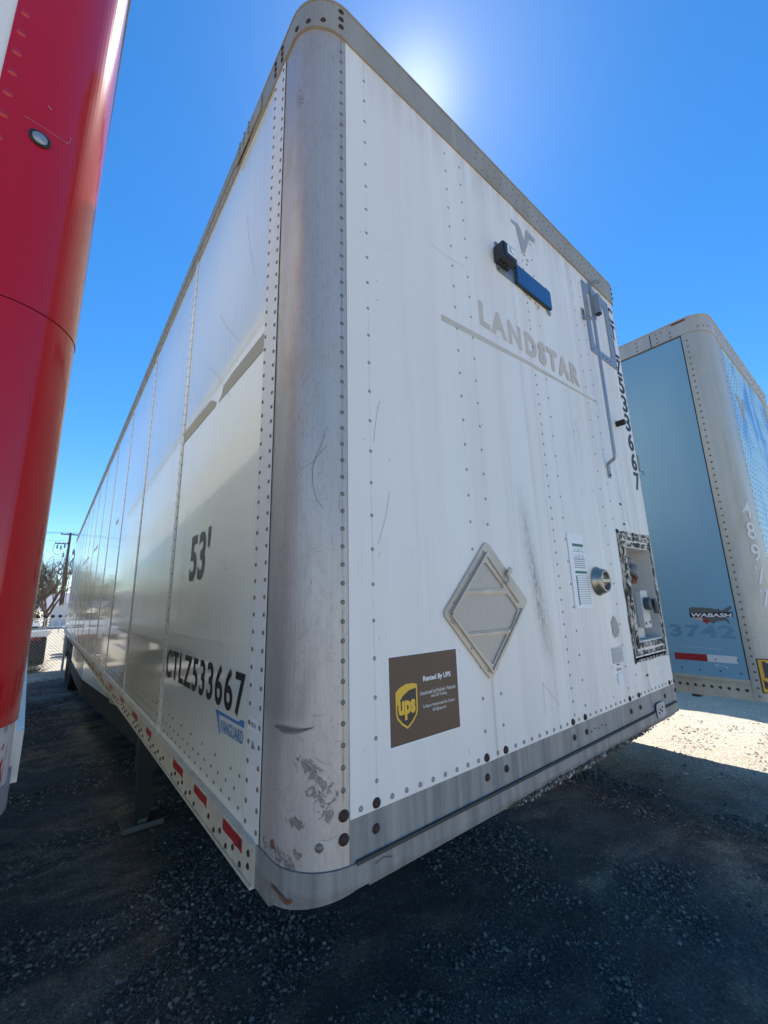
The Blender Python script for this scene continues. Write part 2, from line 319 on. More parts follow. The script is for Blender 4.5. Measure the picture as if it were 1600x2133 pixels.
# ------------------------------------------------------------------ mesh builder
class MB:
    def __init__(s): s.v = []; s.f = []; s.mi = []; s.sm = []
    def add(s, vs, fs, mi=0, sm=False):
        o = len(s.v); s.v += [tuple(v) for v in vs]
        for f in fs: s.f.append(tuple(i + o for i in f)); s.mi.append(mi); s.sm.append(sm)
    def box(s, x0, x1, y0, y1, z0, z1, mi=0):
        if x0 > x1: x0, x1 = x1, x0
        if y0 > y1: y0, y1 = y1, y0
        if z0 > z1: z0, z1 = z1, z0
        vs = [(x, y, z) for z in (z0, z1) for y in (y0, y1) for x in (x0, x1)]
        s.add(vs, [(0, 2, 3, 1), (4, 5, 7, 6), (0, 1, 5, 4), (2, 6, 7, 3), (0, 4, 6, 2), (1, 3, 7, 5)], mi)
    def obox(s, p, ax, ay, az, mi=0):      # centre and three half-vectors
        p, ax, ay, az = map(Vector, (p, ax, ay, az))
        vs = [p + i * ax + j * ay + k * az for k in (-1, 1) for j in (-1, 1) for i in (-1, 1)]
        s.add(vs, [(0, 2, 3, 1), (4, 5, 7, 6), (0, 1, 5, 4), (2, 6, 7, 3), (0, 4, 6, 2), (1, 3, 7, 5)], mi)
    def tube(s, path, r, n=8, mi=0, caps=True):
        path = [Vector(p) for p in path]; k = len(path)
        rs = r if isinstance(r, (list, tuple)) else [r] * k
        ref = None; vs = []
        for i, p in enumerate(path):
            d = (path[min(i + 1, k - 1)] - path[max(i - 1, 0)]).normalized()
            if ref is None: ref = d.orthogonal().normalized()
            ref = (ref - d * ref.dot(d)).normalized(); b = d.cross(ref)
            for j in range(n):
                a = 2 * PI * j / n; vs.append(p + (ref * math.cos(a) + b * math.sin(a)) * rs[i])
        fs = [(i * n + j, i * n + (j + 1) % n, (i + 1) * n + (j + 1) % n, (i + 1) * n + j) for i in range(k - 1) for j in range(n)]
        s.add(vs, fs, mi, True)
        if caps:
            s.add(vs[:n], [tuple(range(n))[::-1]], mi); s.add(vs[-n:], [tuple(range(n))], mi)
    def dome(s, p, nrm, r, h, n=8, mi=0):
        p = Vector(p); nrm = Vector(nrm).normalized(); a = nrm.orthogonal().normalized(); b = nrm.cross(a)
        vs = []
        for (rr, hh) in ((1, 0), (.78, .6)):
            for j in range(n):
                t = 2 * PI * j / n; vs.append(p + (a * math.cos(t) + b * math.sin(t)) * r * rr + nrm * h * hh)
        vs.append(p + nrm * h)
        fs = [(j, (j + 1) % n, n + (j + 1) % n, n + j) for j in range(n)] + [(n + j, n + (j + 1) % n, 2 * n) for j in range(n)]
        s.add(vs, fs, mi, True)
    def lathe(s, o, axis, prof, n=24, mi=0, sm=True):    # prof: (radius, height along axis)
        o = Vector(o); ax = Vector(axis).normalized(); a = ax.orthogonal().normalized(); b = ax.cross(a); vs = []
        for (r, h) in prof:
            for j in range(n):
                t = 2 * PI * j / n; vs.append(o + (a * math.cos(t) + b * math.sin(t)) * r + ax * h)
        fs = [(i * n + j, i * n + (j + 1) % n, (i + 1) * n + (j + 1) % n, (i + 1) * n + j) for i in range(len(prof) - 1) for j in range(n)]
        s.add(vs, fs, mi, sm)
    def poly(s, pts, fn, th=.0015, mi=0):     # flat outline (2D) -> thin plate through fn(u, v, off)
        n = len(pts); vs = [fn(u, v, th) for u, v in pts] + [fn(u, v, 0) for u, v in pts]
        s.add(vs, [tuple(range(n))] + [(i, i + n, (i + 1) % n + n, (i + 1) % n) for i in range(n)], mi)
    def build(s, name, mats, parent=None, bev=0, recalc=True):
        me = bpy.data.meshes.new(name); me.from_pydata(s.v, [], s.f)
        if not isinstance(mats, (list, tuple)): mats = [mats]
        for mm in mats: me.materials.append(mm)
        me.polygons.foreach_set('material_index', s.mi); me.polygons.foreach_set('use_smooth', s.sm)
        if recalc:
            b = bmesh.new(); b.from_mesh(me); bmesh.ops.recalc_face_normals(b, faces=b.faces); b.to_mesh(me); b.free()
        me.update()
        o = bpy.data.objects.new(name, me); col.objects.link(o)
        if parent: o.parent = parent
        if bev:
            bm_ = o.modifiers.new('b', 'BEVEL'); bm_.width = bev; bm_.segments = 2; bm_.limit_method = 'ANGLE'; bm_.angle_limit = math.radians(50)
        return o
def thing(name, label, cat, loc=(0, 0, 0), rz=0, group=None):
    o = bpy.data.objects.new(name, None); col.objects.link(o); o.location = loc; o.rotation_euler = (0, 0, rz); o.empty_display_size = .3
    o['label'] = label; o['category'] = cat
    if group: o['group'] = group
    return o
def tag(o, label, cat, group=None):
    o['label'] = label; o['category'] = cat
    if group: o['group'] = group
    return o

_tc = {}
def glyphs(txt, bold=0.0, space=1.0):
    key = (txt, bold, space)
    if key in _tc: return _tc[key]
    cu = bpy.data.curves.new('t', 'FONT'); cu.body = txt; cu.size = 1; cu.offset = bold; cu.space_character = space; cu.resolution_u = 4
    o = bpy.data.objects.new('t', cu); col.objects.link(o)
    dg = bpy.context.evaluated_depsgraph_get(); me = bpy.data.meshes.new_from_object(o.evaluated_get(dg))
    b = bmesh.new(); b.from_mesh(me); bmesh.ops.triangulate(b, faces=b.faces); b.to_mesh(me); b.free()
    vs = [(v.co.x, v.co.y) for v in me.vertices]; fs = [tuple(p.vertices) for p in me.polygons]
    bpy.data.objects.remove(o); bpy.data.curves.remove(cu); bpy.data.meshes.remove(me)
    x0 = min(v[0] for v in vs); x1 = max(v[0] for v in vs); y0 = min(v[1] for v in vs); y1 = max(v[1] for v in vs)
    vs = [((x - x0) / (x1 - x0), (y - y0) / (y1 - y0)) for x, y in vs]
    _tc[key] = (vs, fs); return _tc[key]
def put_text(mb, txt, fn, off=.002, mi=0, bold=.0, space=1.0):   # fn(u, v, off) with u, v in 0..1 of the text box
    vs, fs = glyphs(txt, bold, space)
    mb.add([fn(u, v, off) for u, v in vs], fs, mi)

# perimeter of a trailer nose seen from above: s >= 0 along the front, s < -q along the left side
class Peri:
    def __init__(s, r, W, right=False): s.r = r; s.W = W; s.q = r * PI / 2; s.right = right
    def xy(s, t, off=0):
        r = s.r
        if t >= 0: x, y = r + t, -off
        elif t > -s.q:
            a = -t / r; x, y = r - (r + off) * math.sin(a), r - (r + off) * math.cos(a)
        else: x, y = -off, r + (-t - s.q)
        return (s.W - x, y) if s.right else (x, y)
    def nrm(s, t):
        a = 0 if t >= 0 else (-t / s.r if t > -s.q else PI / 2)
        return ((math.sin(a) if s.right else -math.sin(a)), -math.cos(a), 0)
    def p(s, t, z, off=0):
        x, y = s.xy(t, off); return (x, y, z)
    def cuts(s, a, b, n=12):
        c = {a, b}
        for i in range(n + 1):
            t = -s.q * i / n
            if a < t < b: c.add(t)
        return sorted(c)
    def sheet(s, mb, a, b, z0, z1, off, th=.004, mi=0, n=12):
        c = s.cuts(a, b, n); f0 = z0 if callable(z0) else (lambda t: z0); f1 = z1 if callable(z1) else (lambda t: z1)
        k = len(c); vs = []
        for t in c: vs += [s.p(t, f0(t), off), s.p(t, f1(t), off), s.p(t, f0(t), off - th), s.p(t, f1(t), off - th)]
        for i in range(k - 1):
            o = 4 * i
            mb.add(vs[o:o + 8], [(0, 4, 5, 1)], mi, True)
            mb.add(vs[o:o + 8], [(1, 5, 7, 3), (0, 2, 6, 4)], mi)
        mb.add(vs[:4], [(0, 1, 3, 2)], mi); mb.add(vs[-4:], [(0, 2, 3, 1)], mi)
def rivet_col(mb, fn, z0, z1, step, r=.006, h=.003, mi=1, n=7, jit=0.0):
    z = z0
    while z <= z1:
        p, nr = fn(z); mb.dome(p, nr, r, h, n, mi); z += step

W = 2.6
def qr(p, t): return min(1, max(0, (-t) / p.q))
# common running gear -------------------------------------------------
def wheel(mb_t, mb_r, x0, x1, y, r=.50):
    c = (x0, y, r); wd = x1 - x0
    prof = [(r - .19, 0), (r - .04, 0), (r - .012, .02), (r, .045), (r, wd - .045), (r - .012, wd - .02), (r - .04, wd), (r - .19, wd)]
    mb_t.lathe(c, (1, 0, 0), prof, 40)
    for k in range(4):
        h = .06 + k * (wd - .12) / 3; mb_t.lathe(c, (1, 0, 0), [(r + .004, h - .02), (r + .004, h + .02)], 40)
    mb_r.lathe(c, (1, 0, 0), [(.31, .02), (.30, .04), (.28, .10), (.14, .12), (.12, .02), (.0, .02)], 28)
    mb_r.lathe(c, (-1, 0, 0), [(.31, -wd + .02), (.28, -wd + .06), (.10, -wd + .05), (0, -wd + .05)], 28)
def running_gear(root, ys, xs=((.04, .29), (.34, .59), (W - .59, W - .34), (W - .29, W - .04)), zb=1.14):
    for y in ys:
        for x0, x1 in xs:
            t = MB(); r = MB(); wheel(t, r, x0, x1, y)
            tyre = t.build('tyre', M['rubber'], root); r.build('rim', M['paleplastic'], tyre)
        a = MB(); a.tube([(.3, y, .5), (W - .3, y, .5)], .065, 10); a.build('axle', M['blacksteel'], root)
    b = MB(); y0, y1 = min(ys) - .9, max(ys) + .9
    for x in (.72, W - .82): b.box(x, x + .1, y0, y1, .78, 1.04)
    for y in (y0 + .2, (y0 + y1) / 2, y1 - .2): b.box(.72, W - .72, y, y + .1, .86, 1.02)
    b.build('bogie_frame', M['blacksteel'], root, .004)
def landing_gear(root, y, foot=True):
    for x in (.33, W - .33):
        g = MB(); g.box(x - .075, x + .075, y - .07, y + .07, .42, 1.13); g.box(x - .058, x + .058, y - .055, y + .055, .05, .42)
        leg = g.build('landing_leg', M['blacksteel'], root, .006)
        f = MB(); f.box(x - .15, x + .15, y - .14, y + .14, .012, .03); f.box(x - .15, x + .15, y - .14, y - .128, .03, .055); f.box(x - .15, x + .15, y + .128, y + .14, .03, .055)
        f.box(x - .03, x + .03, y - .1, y + .1, .03, .08)
        f.build('foot', M['alusteel'], leg)
    g = MB(); g.box(.20, .255, y - .05, y + .05, .88, 1.02); g.tube([(.205, y, .95), (.16, y, .95), (.14, y - .03, .93), (.13, y - .22, .90)], .011, 8); g.tube([(.33, y - .08, .60), (.5, y - .1, .5), (.62, y - .1, .5)], .012, 6); g.build('crank_gearbox', M['blacksteel'], root)
    g = MB(); g.tube([(.33, y + .02, .85), (W - .33, y + .02, .85)], .03, 8); g.tube([(.33, y, .55), (W / 2, y + .5, 1.1)], .025, 6); g.tube([(W - .33, y, .55), (W / 2, y + .5, 1.1)], .025, 6)
    g.build('landing_gear_brace', M['blacksteel'], root)
M['alusteel'] = simple('dusty_steel_foot', (.13, .125, .115), .8, .2, .3, 12)
def hull(root, Lg, zt, zb, r, side_m, roof_m, y0=.0):
    """floor, roof, rear wall and cross members of a box trailer"""
    f = MB(); f.box(.03, W - .03, r * .5, Lg - .02, zb + .02, zb + .07)
    y = .5
    while y < Lg - .2: f.box(.04, W - .04, y, y + .05, zb - .075, zb + .02); y += .31
    f.box(.1, W - .1, .12, .42, zb - .03, zb + .02)
    f.build('floor', M['underside'], root)
    t = MB(); per = Peri(r, W); per2 = Peri(r, W, True)
    ring = [per.p(s, 0, -.015)[:2] for s in np.linspace(-per.q, 0, 9)] + [per2.p(s, 0, -.015)[:2] for s in np.linspace(0, -per.q, 9)] + [(W - .015, Lg), (.015, Lg)]
    n = len(ring); vs = [(x, y, zt - .012) for x, y in ring] + [(x, y, zt - .03) for x, y in ring]
    t.add(vs, [tuple(range(n)), tuple(range(n, 2 * n))[::-1]] + [(i, i + n, (i + 1) % n + n, (i + 1) % n) for i in range(n)])
    t.build('roof', roof_m, root)
    b = MB(); b.box(.02, W / 2 - .01, Lg - .04, Lg, zb + .05, zt - .05); b.box(W / 2 + .01, W - .02, Lg - .04, Lg, zb + .05, zt - .05)
    for x in (.5, 1.0, 1.6, 2.1): b.tube([(x, Lg + .03, zb + .1), (x, Lg + .03, zt - .1)], .018, 8, 1)
    b.build('rear_door', [side_m, M['alub']], root)
    h = MB(); h.box(.35, W - .35, Lg - .1, Lg - .02, .5, .6)
    for x in (.7, W - .7): h.box(x - .04, x + .04, Lg - .1, Lg - .02, .6, zb)
    h.build('rear_bumper', M['blacksteel'], root)

# ================================================================== ground
def ground_h(x, y):
    n = mnoise.noise(Vector((x * .55, y * .8, 3))) * .03 + mnoise.noise(Vector((x * 1.9, y * 2.6, 9))) * .014 + mnoise.noise(Vector((x * 6, y * 7, 1))) * .005
    n += abs(mnoise.noise(Vector((x * .9 + y * .5, y * 1.1 - x * .6, 7)))) * .02
    d = max(0, max(abs(x - 2), abs(y - 6)) - 9) / 6
    return (n - .012) * max(0, 1 - d)
def spaced(lo, hi, a, b, st):
    c = list(np.arange(a, b + 1e-6, st)); s = st; p = c[-1]
    while p < hi: s *= 1.22; p = min(hi, p + s); c.append(p)
    s = st; p = a
    while p > lo: s *= 1.22; p = max(lo, p - s); c.insert(0, p)
    return c
gx = spaced(-3000, 3000, -2.0, 8.0, .034); gy = spaced(-1500, 4.2, -1.0, 4.2, .034) + spaced(4.3, 4000, 4.3, 15.0, .085)
nx, ny = len(gx), len(gy)
gv = [(x, y, ground_h(x, y)) for y in gy for x in gx]
gf = [(j * nx + i, j * nx + i + 1, (j + 1) * nx + i + 1, (j + 1) * nx + i) for j in range(ny - 1) for i in range(nx - 1)]
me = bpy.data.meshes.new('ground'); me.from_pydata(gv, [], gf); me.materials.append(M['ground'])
me.polygons.foreach_set('use_smooth', [True] * len(gf)); me.update()
g = bpy.data.objects.new('ground', me); col.objects.link(g); g['kind'] = 'structure'; g['label'] = 'dark gravelly dirt yard floor'
# loose stones
rng = np.random.default_rng(3)
base = np.array([(1, 0, 0), (-1, 0, 0), (0, 1, 0), (0, -1, 0), (0, 0, 1), (0, 0, -1), (.62, .62, .5), (-.62, -.6, .5)])
tri = [(0, 2, 6), (2, 4, 6), (4, 0, 6), (4, 2, 1), (1, 3, 7), (3, 4, 7), (4, 1, 7), (3, 0, 4), (2, 0, 5), (1, 2, 5), (3, 1, 5), (0, 3, 5)]
V = []; FC = []; tint = []; cnt = 0; tries = 0
while cnt < 105000 and tries < 1200000:
    tries += 1
    u = rng.random()
    if u < .62: x = rng.uniform(-1.6, 4.2); y = rng.uniform(-.75, 2.6)
    elif u < .85: x = rng.uniform(-1.2, 7.6); y = rng.uniform(-.6, 5)
    else: x = rng.uniform(-.9, .9); y = rng.uniform(2, 14)
    den = mnoise.noise(Vector((x * 1.1, y * 1.5, 5))) + .6 * mnoise.noise(Vector((x * 3.4, y * 4.1, 2)))
    if den < rng.uniform(-.20, .30): continue
    dcam = math.hypot(x + .5, y + .95)
    r = min(.0125, .0023 * math.exp(rng.exponential(.38 + .20 * max(0, min(1, den * 2))))) * (1 + .12 * dcam)
    a = base * rng.uniform(.6, 1.15, (8, 1)) * np.array([1, rng.uniform(.6, 1), rng.uniform(.45, .8)]) * r
    th = rng.uniform(0, 2 * PI); ct, s_ = math.cos(th), math.sin(th)
    R = np.array([(ct, -s_, 0), (s_, ct, 0), (0, 0, 1)]); a = a @ R.T
    tz = rng.uniform(-.5, .5); R2 = np.array([(1, 0, 0), (0, math.cos(tz), -math.sin(tz)), (0, math.sin(tz), math.cos(tz))]); a = a @ R2.T
    a += np.array([x, y, ground_h(x, y) + r * .22]); V.append(a)
    k = cnt * 8; FC += [(p + k, q + k, t + k) for p, q, t in tri]
    tint += [rng.uniform(.9, 1) if x + rng.normal(0, .35) > 4.6 or y > 13.5 else rng.uniform(0, .85)] * 8; cnt += 1  # stones in the sunlit zones: brightness put into a paler tint
V = np.concatenate(V)
me = bpy.data.meshes.new('gravel'); me.from_pydata(V.tolist(), [], FC)
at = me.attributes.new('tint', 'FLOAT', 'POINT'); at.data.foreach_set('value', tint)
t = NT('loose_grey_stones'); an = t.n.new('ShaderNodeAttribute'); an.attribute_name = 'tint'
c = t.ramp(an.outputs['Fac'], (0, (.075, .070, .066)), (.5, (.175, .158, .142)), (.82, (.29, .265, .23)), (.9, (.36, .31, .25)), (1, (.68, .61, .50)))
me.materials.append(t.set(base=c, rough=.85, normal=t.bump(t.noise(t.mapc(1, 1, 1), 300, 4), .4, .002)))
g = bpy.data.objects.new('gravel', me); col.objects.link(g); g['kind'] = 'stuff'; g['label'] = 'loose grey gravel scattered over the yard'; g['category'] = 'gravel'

# ================================================================== white trailer
ZT, ZW, ZS, ZB, TOP = 3.92, 1.306, 1.209, 1.156, 4.10
L1 = 16.15
wt = thing('box_trailer', 'long white box trailer with riveted front wall and rounded metal corner post', 'trailer', group='parked box trailers')
hull(wt, L1, TOP - .012, 1.14, .15, M['side'], M['roof'])
PL = Peri(.15, W); PR = Peri(.15, W, True)
# --- front wall: sheets round the recess opening
RX0, RX1, RZ0, RZ1 = 2.04, 2.40, 1.578, 2.103
fw = MB(); T = .02
fw.box(0.134, 1.2340, -.002, T, ZW, ZT + .02); y0 = 0.0
for (a, b, c_, d) in ((1.2388, RX0, ZW, ZT + .02), (RX1, 2.466, ZW, ZT + .02), (RX0, RX1, ZW, RZ0), (RX0, RX1, RZ1, ZT + .02)): fw.box(a, b, 0, T, c_, d)
fw.box(1.2345, 1.2385, .0015, T, ZW, ZT + .02, 2)
def fr(x, y=0.0): return lambda z: ((x, y, z), (0, -1, 0))
def zrange(z0, z1, st):
    z = z0
    while z <= z1: yield z; z += st
def front_riv(x, z0, st, y=0.0, skip=lambda z: False, r=.0062, mi=1):
    for z in zrange(z0, 3.86, st):
        if not skip(z): fw.dome((x, y, z), (0, -1, 0), r, .003, 8, mi)
front_riv(.218, 1.372 + .0, .1017, -.002)
dia = lambda x: (lambda z: abs(x - .745) / .245 + abs(z - 1.80) / .245 < 1.02)
front_riv(.676, 1.40, .1015, -.002, dia(.676)); front_riv(.778, 1.40 + .0, .1015, -.002, dia(.778))
front_riv(1.270, 1.345, .0525); front_riv(1.372, 1.365, .1045)
front_riv(1.832, 1.37, .1045, 0, lambda z: False); front_riv(1.945, 1.42, .1045, 0, lambda z: 1.47 < z < 2.2)
front_riv(2.44, 2.3, .1045, 0, lambda z: True)
x = .166
while x < 2.46:                       # bottom row
    big = min(abs(x - k) for k in (.216, .674, .779, 1.251, 1.357, 1.829, 1.944, 2.40)) < .02
    if not big: fw.dome((x, -.002 if x < 1.2345 else 0, 1.322), (0, -1, 0), .0075, .004, 8, 1)
    x += .0517
for x in (.216, .674, .779, 1.251, 1.357, 1.829, 1.944, 2.40): fw.dome((x, -.002 if x < 1.2345 else 0, 1.321), (0, -1, 0), .0135, .008, 10, 3)
for i in range(26):                   # stray holes and marks
    fw.dome((random.uniform(1.3, 2.4), 0, random.choice((random.uniform(1.33, 1.5), random.uniform(2.2, 3.6)))), (0, -1, 0), random.uniform(.002, .004), .001, 6, 3)
for x, z in ((2.09, 2.24), (2.08, 2.36), (2.09, 1.40), (1.97, 1.86)): fw.box(x - .012, x + .012, -.003, 0, z - .006, z + .006, 4)
front = fw.build('front_wall', [M['front'], M['rivetw'], M['seam'], M['bolt'], M['black']], wt)
F3 = lambda u, v, off=0.0: (u, -off * .3 - .0021, v)
# --- front bottom rail
fr_ = MB(); fr_.box(.134, 2.466, .001, .03, ZS, ZW); 
for x in (.215, .674, .779, 1.251, 1.357, 1.829, 1.944, 2.30): fr_.dome((x, .001, 1.262), (0, -1, 0), .0125, .007, 10, 1)
for k in range(5): fr_.dome((1.40 + k * .035, .001, 1.255 + .006 * (k % 2)), (0, -1, 0), .004, .003, 6, 1)
rail = fr_.build('front_rail', [M['galv'], M['bolt']], wt)
lp = MB()
zbf = lambda P: (lambda t: ZB - .034 * qr(P, t) - (.010 if t <= -P.q else 0))
for P in (PL, PR): P.sheet(lp, -.33, 1.15, zbf(P), ZS, .0045, .03)
for P in (PL, PR): P.sheet(lp, .04, 1.15, ZB - .008, ZB, .001, .05)
for P in (PL, PR): P.sheet(lp, .0, 1.15, ZS - .004, ZS + .0045, .0075, .012, 1)  # dark strip along the step between rail and lip
lip = lp.build('front_lip', [M['lip'], simple('dark_rail_edge', (.07, .062, .055), .95)], wt)
cr = MB(); pts = []                    # dried mud crust under the lip
for i in range(1500):
    x = random.gauss(1.35, .38)
    if not .75 < x < 2.1: continue
    s_ = random.uniform(.0018, .0055) * (1.2 - abs(x - 1.35))
    cr.obox((x, random.uniform(-.012, .02), ZB - .009 + random.gauss(0, .004)), (s_ * random.uniform(.8, 1.6), 0, s_ * .3), (0, s_ * .8, s_ * .2), (-s_ * .2, 0, s_ * .8), random.choice((0, 0, 0, 1)))
cr.build('mud_crust', [simple('dried_mud', (.12, .09, .06), .95, 0, .4, 50), simple('pale_dried_crust', (.36, .34, .30), .9)], lip)
ip = MB(); n = 6
def rrect(x0, x1, z0, z1, r, n=6):
    o = []
    for cx, cz, a0 in ((x1 - r, z1 - r, 0), (x0 + r, z1 - r, PI / 2), (x0 + r, z0 + r, PI), (x1 - r, z0 + r, 1.5 * PI)):
        for i in range(n + 1): a = a0 + PI / 2 * i / n; o.append((cx + r * math.cos(a), cz + r * math.sin(a)))
    return o
ip.poly(rrect(2.125, 2.245, 1.172, 1.248, .018), lambda u, v, off: (u, -off - .007, v), .004)
for x, z in ((2.15, 1.2), (2.17, 1.215), (2.19, 1.205), (2.205, 1.222)): ip.dome((x, -.0115, z), (0, -1, 0), .006, .004, 6, 1)
ip.build('cover_plate', [M['alub'], M['bolt']], lip)

# --- roof rail, wrapped round both noses
def roof_rail(root, per_l, per_r, Lg, zt_f, zt_s, top, mats, rivets=True, spots=()):
    mb = MB()
    for P in (per_l, per_r):
        zz = lambda t: zt_f + (zt_s - zt_f) * qr(P, t)
        tt = lambda t, P=P: top - .024 * (1 - qr(P, t)) + .012 * qr(P, t)
        P.sheet(mb, -P.q - .45, 1.3 - P.r, zz, tt, .010, .03)
        P.sheet(mb, -P.q - (Lg - P.r), -P.q - .45, zt_s, top, .007, .03)
        P.sheet(mb, -P.q - (Lg - P.r), -P.q - .5, zt_s + .055, top + .004, .014, .02)
        P.sheet(mb, -P.q - (Lg - P.r), 1.3 - P.r, tt, lambda t: tt(t) + .010, .013, .05)
        sg = P.sheet
        for s in (.035, -.035):
            pass
        for zc in (top - .045, top - .085, top - .125):
            for s in (-.036,): mb.dome(P.p(s, zc, .010), P.nrm(s), .0115, .006, 8, 1)
        for s, z in ((-.10, zt_f + .065), (-.155, zt_f + .08), (-.21, zt_f + .095)): mb.dome(P.p(s, z, .010), P.nrm(s), .011, .006, 8, 1)
        for s in (-P.q - .10, -P.q - .165):
            for z in (zt_s + .025, zt_s + .058, zt_s + .09): mb.dome(P.p(s, z, .010), P.nrm(s), .010, .007, 8, 1)
        if rivets:
            s = .9 - P.r if not P.right else .15
            while s < 1.3 - P.r:
                mb.dome(P.p(s, zt_f + .03 + .03 * (int(s * 50) % 2), .010), P.nrm(s), .006, .003, 6, 2); mb.dome(P.p(s + .02, zt_f + .115, .010), P.nrm(s), .006, .003, 6, 2); s += .052
            y = .75
            while y < min(Lg, 14):
                for z in (zt_s + .024, zt_s + .095): mb.dome(P.p(-P.q - (y - P.r), z, .007 if z < zt_s + .055 else .014), P.nrm(-1), .006, .004, 6, 2)
                y += .105 if y < 8 else .3
    return mb.build('roof_rail', mats, root)
roof_rail(wt, PL, PR, L1, ZT, 4.0, 4.10, [M['rail'], M['bolt'], M['rivet']])
# splice plate on the rail
sp = MB(); sp.box(-.019, -.013, .56, .78, 4.012, 4.098); sp.box(-.017, -.012, .46, .56, 4.015, 4.105)
for y in (.60, .66, .72): 
    for z in (4.03, 4.06, 4.09): sp.dome((-.019, y, z), (-1, 0, 0), .009, .006, 7, 1)
sp.build('rail_splice', [M['rail'], M['rivet']], wt)

# --- corner posts
def corner_post(root, P, sf, ss, z0, z1f, z1s, mats, riv=.0508, bolts=True):
    mb = MB(); zz = lambda t: z1f + (z1s - z1f) * qr(P, t) + .004
    P.sheet(mb, ss, sf, z0, zz, 0, .006, 0, 16)
    z = z0 + .165 if bolts else z0 + .04
    while z < z1f - .02: mb.dome(P.p(-.033, z, 0), P.nrm(-.033), .0068, .003, 8, 1); z += riv
    if bolts:
        for s, z in ((-.032, 1.319), (-.032, 1.268)): mb.dome(P.p(s, z), P.nrm(s), .0145, .008, 10, 2)
        mb.dome(P.p(-.092, 1.259), P.nrm(-.092), .011, .005, 8, 1); mb.dome(P.p(-.233, 1.244), P.nrm(-.233), .011, .005, 8, 3)
    return mb.build('corner_post', mats, root)
post = corner_post(wt, PL, -.017, -.314, ZS + .001, ZT, 3.998, [M['post'], M['rivet'], M['bolt'], M['rust']])
corner_post(wt, PR, -.017, -.314, ZS + .001, ZT, 3.998, [M['post'], M['rivet'], M['bolt'], M['rust']])
# scuffs and scratches on the near post
def PF(P): return lambda u, v, off=0.0: P.p(u, v, off)
sf = MB(); fn = PF(PL)
def ribbon(mb, pts, w0, mi=0, off=.0015, fn=fn, jit=0.0):
    for i in range(len(pts) - 1):
        (a, b), (c_, d) = pts[i], pts[i + 1]; dx, dz = c_ - a, d - b; l = math.hypot(dx, dz) or 1; nx_, nz_ = -dz / l, dx / l
        w1 = w0 * random.uniform(1 - jit, 1 + jit); w2 = w0 * random.uniform(1 - jit, 1 + jit)
        mb.add([fn(a + nx_ * w1, b + nz_ * w1, off), fn(c_ + nx_ * w2, d + nz_ * w2, off), fn(c_ - nx_ * w2, d - nz_ * w2, off), fn(a - nx_ * w1, b - nz_ * w1, off)], [(0, 1, 2, 3)], mi)
def scuff(c0, c1, wid, n, ln):
    for i in range(n):
        t_ = random.random(); s = c0[0] + (c1[0] - c0[0]) * t_ + random.gauss(0, wid); z = c0[1] + (c1[1] - c0[1]) * t_ + random.gauss(0, wid * .5)
        a = random.gauss(math.atan2(c1[1] - c0[1], c1[0] - c0[0]), .4); l = ln * random.uniform(.3, 1.2); p = [(s, z)]
        for k in range(4): a += random.gauss(0, .35); p.append((p[-1][0] + math.cos(a) * l / 4, p[-1][1] + math.sin(a) * l / 4))
        ribbon(sf, p, random.uniform(.0005, .002), 0, .0012 + .0002 * random.random(), jit=.7)
def blade(pts, ws, mi, off):
    for i in range(len(pts) - 1):
        (a, b), (c_, d) = pts[i], pts[i + 1]
        sf.add([fn(a, b + ws[i], off), fn(c_, d + ws[i + 1], off), fn(c_, d - ws[i + 1], off), fn(a, b - ws[i], off)], [(0, 1, 2, 3)], mi)
blade([(-.240, 1.515), (-.222, 1.517), (-.20, 1.515), (-.175, 1.516), (-.15, 1.517), (-.128, 1.520), (-.108, 1.525)], [.0005, .004, .0055, .005, .0042, .0035, .0004], 0, .0018)
blade([(-.215, 1.508), (-.19, 1.507), (-.16, 1.509), (-.135, 1.514)], [.0004, .002, .0018, .0003], 1, .0022)
blade([(-.225, 1.523), (-.19, 1.5225), (-.15, 1.524)], [.0003, .0012, .0003], 1, .0022)
ribbon(sf, [(-.08, 2.278), (-.095, 2.262), (-.112, 2.24), (-.121, 2.21), (-.118, 2.16), (-.108, 2.12), (-.088, 2.093)], .0008, 1)
ribbon(sf, [(-.176, 2.19), (-.15, 2.215), (-.115, 2.232), (-.09, 2.30), (-.084, 2.33)], .0006, 1)
for i in range(60):
    z = random.choice((random.uniform(1.25, 2.0), random.uniform(1.25, 2.9))); s = random.uniform(-.28, -.04)
    a = random.gauss(0, .5) if random.random() < .75 else random.gauss(1.5, .3); l = random.uniform(.008, .05)
    ribbon(sf, [(s, z), (s + math.cos(a) * l / 2, z + math.sin(a) * l / 2), (s + math.cos(a) * l, z + math.sin(a + .2) * l)], random.uniform(.0003, .0007), 2, jit=.5)
for sg in ((-.215, 3.66, .03), (-.215, 3.69, .03), (-.21, 3.64, .035), (-.205, 3.62, .03)): ribbon(sf, [(sg[0], sg[1]), (sg[0] + sg[2] * .6, sg[1] + .01), (sg[0] + sg[2], sg[1] - .002)], .0012, 1)
sf.build('scuff_mark', [M['scuff'], M['scratch'], simple('faint_scratch', (.36, .32, .28), .6)], post)
ck = MB(); f5 = lambda u, v, off=0.0: PL.p(u, v, off + .0065)
ribbon(ck, [(-.221, 1.165), (-.20, 1.160), (-.18, 1.150), (-.169, 1.145), (-.155, 1.153)], .003, 0, .001, f5, .5)
ribbon(ck, [(-.19, 1.156), (-.172, 1.147)], .004, 0, .0012, f5, .3)
ribbon(ck, [(.055, 1.19), (.08, 1.196), (.11, 1.188)], .0009, 0, .001, f5)
ck.build('dent', M['rust'], lip)

